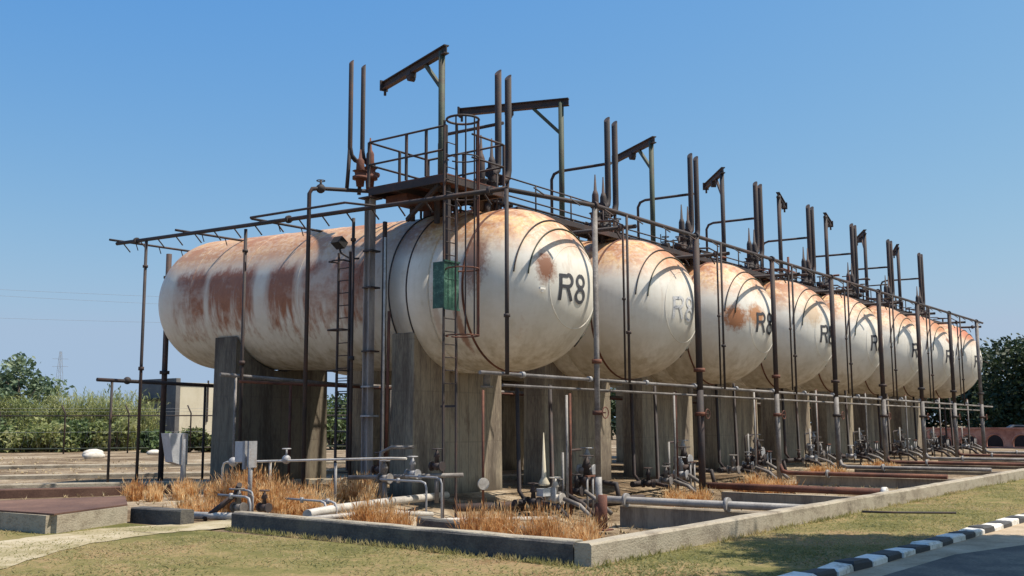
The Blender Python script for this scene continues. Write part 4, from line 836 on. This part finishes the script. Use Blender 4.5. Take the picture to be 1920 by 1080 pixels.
def bush(label, px, d, w, h, seed, mat, n=2200, size=.16, name='bush'):
    x, y = place(px, d); q = random.Random(seed); t = thing(name, label, 'bush', (x, y, 0), 0, 'bushes and reeds beyond the fence'); lob = []
    for k in range(7):
        a = q.uniform(0, 6.28); s = q.uniform(.35, .6)*w; lob.append(((q.uniform(-.6, .6)*w, q.uniform(-.6, .6)*w, q.uniform(.2, .7)*h), (s, s, h*q.uniform(.25, .4))))
    crown_mesh(lob, n, size, seed, .1, .3).build('foliage', mat, t)
    st = MB()
    for k in range(6): a = k*1.05; st.tube([(0, 0, 0), (w*.25*math.cos(a), w*.25*math.sin(a), h*.4), (w*.5*math.cos(a), w*.5*math.sin(a), h*.75)], .03, 5, rs=[.05, .035, .01])
    st.build('stem', 'trunk', t)
def reeds(label, px, d, w, h, seed, n=420):
    x, y = place(px, d); q = random.Random(seed); t = thing('reed_clump', label, 'reeds', (x, y, 0), q.uniform(0, 6), 'bushes and reeds beyond the fence'); mb = MB()
    for k in range(n):
        a = q.uniform(0, 6.28); r0 = w*math.sqrt(q.random()); px_, py_ = r0*math.cos(a), r0*math.sin(a); hh = h*q.uniform(.55, 1.); lx, ly = q.gauss(0, .12)*hh, q.gauss(0, .12)*hh
        mb.tube([(px_, py_, 0), (px_+lx*.4, py_+ly*.4, hh*.6), (px_+lx, py_+ly, hh)], .018, 3, rs=[.022, .016, .006])
        for j in range(7):
            f = q.uniform(.25, .98); b0 = Vector((px_+lx*f, py_+ly*f, hh*f)); t2 = q.uniform(0, 6.28); L = q.uniform(.35, .8); e = b0+Vector((math.cos(t2)*L, math.sin(t2)*L, L*q.uniform(.1, .7))); m_ = (b0+e)/2+Vector((0, 0, .12)); s = Vector((-math.sin(t2), math.cos(t2), 0))*.035; b = len(mb.v)
            mb.v += [tuple(b0), tuple(m_-s), tuple(e), tuple(m_+s)]; mb.face((b, b+1, b+2, b+3))
        if q.random() < .03:
            for j in range(10):
                b = len(mb.v); c = Vector((px_+lx, py_+ly, hh))+Vector((q.gauss(0, .07), q.gauss(0, .07), q.uniform(-.1, .5))); mb.v += [tuple(c), tuple(c+Vector((.06, .03, .12))), tuple(c+Vector((-.02, .05, .22)))]; mb.face((b, b+1, b+2))
    mb.build('stems', 'reed', t)
BP = [(-70, 84, 4.2), (-20, 82, 4.0), (30, 83, 4.0), (75, 80, 3.8), (120, 84, 4.1), (165, 81, 4.0), (210, 84, 4.3), (250, 80, 3.9)]
for k, (px, d, h) in enumerate(BP): reeds(['reed clump beyond the left edge of the fence view', 'yellow green reeds at the left edge behind the fence', 'yellow green reeds right below the grey green tree', 'reed clump right of the grey green tree', 'reeds left of the tall plumes', 'reeds with tall thin plumes above the fence', 'pale reeds left of the small building', 'pale reeds touching the small building wall'][k], px, d, 2.0, h, 400+k, 330)
BB = [(-30, 77, 2.0, 2.5, 'leaf_mid'), (40, 77, 2.0, 2.6, 'reed'), (105, 76, 2.0, 2.3, 'reed'), (160, 77, 2.0, 2.4, 'leaf_mid'), (225, 76, 1.9, 2.3, 'reed'), (305, 70.5, 1.5, 1.5, 'leaf_mid'), (350, 70.5, 1.4, 1.7, 'weed'), (392, 71, 1.3, 1.2, 'weed'), (622, 74, 2.1, 3.9, 'leaf_mid'), (650, 76, 2.0, 4.2, 'leaf_dark'), (590, 78, 2., 3.0, 'reed')]
BL = ['green bush behind the fence, cut by the left edge', 'yellowish bush behind the fence under the grey green tree', 'yellowish bush behind the second fence bay', 'green bush behind the fence under the plumes', 'yellowish bush at the corner of the small building', 'low green bush under the small dark window', 'low weedy bush before the cream wall', 'small weedy bush right at the rear pier edge', 'green bush seen between the piers of the nearest tank', 'dark bush seen between the piers, beside the grey column', 'yellowish bush partly behind the slanting lit pier edge']
for k, (px, d, w, h, m_) in enumerate(BB): bush(BL[k], px, d, w, h, 500+k, m_)
# shade tree by the road, outside the view
tree('second roadside tree outside the view, nearer to the viewer, shading the road', 13.7, -1.8, 13.0, 2.9, 30000, .11, 778, 'leaf_mid', .25, gap=.2, base=.5)
tree('broad roadside tree to the right of the view, shading the kerb', 16.8, -.8, 13.5, 3.0, 34000, .11, 777, 'leaf_mid', .25, gap=.2, base=.5)

# ------------------------------------------------------------------ fence, building, arches, power line
def fence():
    a = Vector((*place(-120, 72), 0)); b = Vector((*place(690, 70), 0)); d = (b-a); L = d.length; t = thing('wire_fence', 'dark wire fence with angled post tops across the left background', 'fence', a, math.atan2(d.y, d.x)); n = int(L/3.45)
    for k in range(n+1):
        x = L*k/n; MB().tube([(x, 0, -.1), (x, 0, 2.45), (x-.22, -.1, 2.95)], .05, 6).build('post', 'dark_pipe', t)
    for z in (2.3, .3): MB().cyl((0, 0, z), (L, 0, z), .045, 6).build('rail', 'green_steel' if z < 1 else 'dark_pipe', t)
    w = MB()
    for z in (1.3, 2.55, 2.75): w.tube([(0, -.02, z), (L, -.02, z)], .006, 3)
    for k in range(int(L/.5)): w.tube([(k*.5, 0, .3), (k*.5+.45, 0, 2.3)], .0025, 3); w.tube([(k*.5+.45, -.01, .3), (k*.5, -.01, 2.3)], .0025, 3)
    w.build('wire_mesh', 'wire', t)
fence()
bx, by = place(331, 86); t = thing('small_building', 'small flat roofed building, grey shaded side and cream sunlit front', 'building', (bx, by, 0))
w = MB(); w.box((6.2, 2.4, 2.4), (11.6, 4.8, 5.0)); w.build('wall', 'bldg', t); w = MB(); w.box((.2, 2.4, 2.6), (.4, 4.9, 5.5)); w.build('side_wall', 'bldg_grey', t)
MB().box((6.25, 2.4, 4.96), (11.65, 5.0, .14)).build('roof_slab', 'bldg', t)
f = MB(); f.box((-.06, 2.9, 2.35), (.08, 1.5, 1.15)); f.build('window', 'bldg_grey', t); MB().box((-.11, 2.9, 2.4), (.06, 1.1, .85)).build('opening', 'hole', t); MB().box((-.15, 3.0, 3.75), (.3, 2.3, .12)).build('canopy', 'hole', t)
MB().box((3, -.06, 3.6), (.1, .1, 3.3)).build('downpipe', 'dark_pipe', t)
def arches():
    a = Vector((*place(1690, 77), 0)); b = Vector((*place(2080, 74), 0)); d = b-a; L = d.length; t = thing('arch_wall', 'low pinkish red brick wall with a row of dark arches', 'wall', a, math.atan2(d.y, d.x)); H = 1.22; per = 1.62; n = int(L/per); mb = MB(); bk = MB()
    for k in range(n):
        x0 = k*per; r = .52; c = x0+per/2; z0 = .12
        arc = [(c-r*math.cos(math.pi*i/12), z0+.22+r*math.sin(math.pi*i/12)) for i in range(13)]
        left = [(x0, -.1), (c-r, -.1)] + arc[:7] + [(c, H), (x0, H)]; right = [(c+r, -.1), (x0+per, -.1), (x0+per, H), (c, H)] + list(arc[6:])
        mb.prism(left, 0, .3); mb.prism(right, 0, .3); mb.box((c, .15, 0.0), (2*r-.01, .28, .2))
        ring = MB().ring((c, -.01, z0+.22), r+.05, .05, 'y', 14, 5, 0, 180); ring.build('arch_ring', 'stone' if k % 5 == 9 else 'brick', t)
    mb.build('wall', 'brick', t); MB().box((L/2, .15, H+.06), (L, .42, .11)).build('coping', 'brick', t); MB().box((L/2, 2.2, .6), (L, .2, 1.25)).build('back_wall', 'hole', t)
arches()
t = thing('parked_car', 'dark car roof just visible behind the brick arches at right', 'car', (*place(1915, 82), 0), math.radians(-70))
b = MB(); b.prism([(-2.1, .35), (2.1, .35), (2.15, .8), (1.35, .95), (.7, 1.45), (-.9, 1.5), (-1.7, 1.0), (-2.15, .95)], -.85, .85); b.build('body', 'grey_pipe', t); b = MB(); b.prism([(1.2, .98), (.66, 1.38), (-.85, 1.42), (-1.5, 1.02)], -.87, .87); b.build('window', 'hole', t)
for x in (-1.3, 1.3):
    for y in (-.8, .8): MB().cyl((x, y-.1, .32), (x, y+.1, .32), .32, 16).build('wheel', 'hole', t)
bx, by = place(113, 900); t = thing('pylon', 'distant pale lattice pylon above the reeds at left', 'pylon', (bx, by, 0)); m = MB()
for sx, sy in ((1, 1), (1, -1), (-1, 1), (-1, -1)): m.tube([(sx*4, sy*4, 0), (sx*.6, sy*.6, 60)], .13, 4)
for k in range(10):
    f0, f1 = k/10, (k+1)/10; w0, w1 = 4-3.4*f0, 4-3.4*f1
    for s in (1, -1): m.tube([(-w0, s*w0, 60*f0), (w1, s*w1, 60*f1)], .06, 3); m.tube([(w0, s*w0, 60*f0), (-w1, s*w1, 60*f1)], .06, 3); m.tube([(s*w0, -w0, 60*f0), (s*w1, w1, 60*f1)], .06, 3)
m.build('lattice', 'wire', t)
for z in (48, 54): MB().beam((-5, 3, z), (5, -3, z), .2, .2).build('cross_arm', 'wire', t)
for k, (y0, y1, lab) in enumerate(((541, 556, 'highest faint power cable across the sky at left'), (553, 570, 'middle faint power cable across the sky at left'), (595, 605, 'lowest faint power cable across the sky at left'))):
    pts = []
    for j in range(13):
        px = -250+j*160; D = 170; x, y = place(px, D/math.cos(math.atan((px-960)/1960.66))); yy = y0+(y1-y0)*(px/300.) - ((px+250)/1920-.5)**2*0; z = 1.7+(796-yy)/1960.66*D + ((px-100)/600)**2*.6; pts.append((x, y, z))
    t = thing('power_cable', lab, 'cable', pts[0], group='power cables at left'); MB().tube([Vector(p)-Vector(pts[0]) for p in pts], .017, 4).build('cable', 'wire', t)
for k, (px, d, s, lab) in enumerate(((183, 66, .42, 'large white rock near the fence foot'), (184, 60, .38, 'white rock just below the larger one near the fence'), (296, 66, .3, 'small white rock under the grey building'))):
    x, y = place(px, d); mb = MB(); mb.sphere((0, 0, 0), 1, 12, 8); mb.v = [(v[0]*s*1.6*(1+.2*noise.noise(Vector(v)*2+Vector((k, 0, 0)))), v[1]*s*(1+.2*noise.noise(Vector(v)*2)), v[2]*s*.6*(1+.2*noise.noise(Vector(v)*3))) for v in mb.v]; tag(mb.build('rock', 'stone', loc=(x, y, .1)), lab, 'rock', 'white rocks by the fence')
# drop helper empties that were never linked
for o in list(bpy.data.objects):
    if o.name.startswith('tmp'): bpy.data.objects.remove(o)
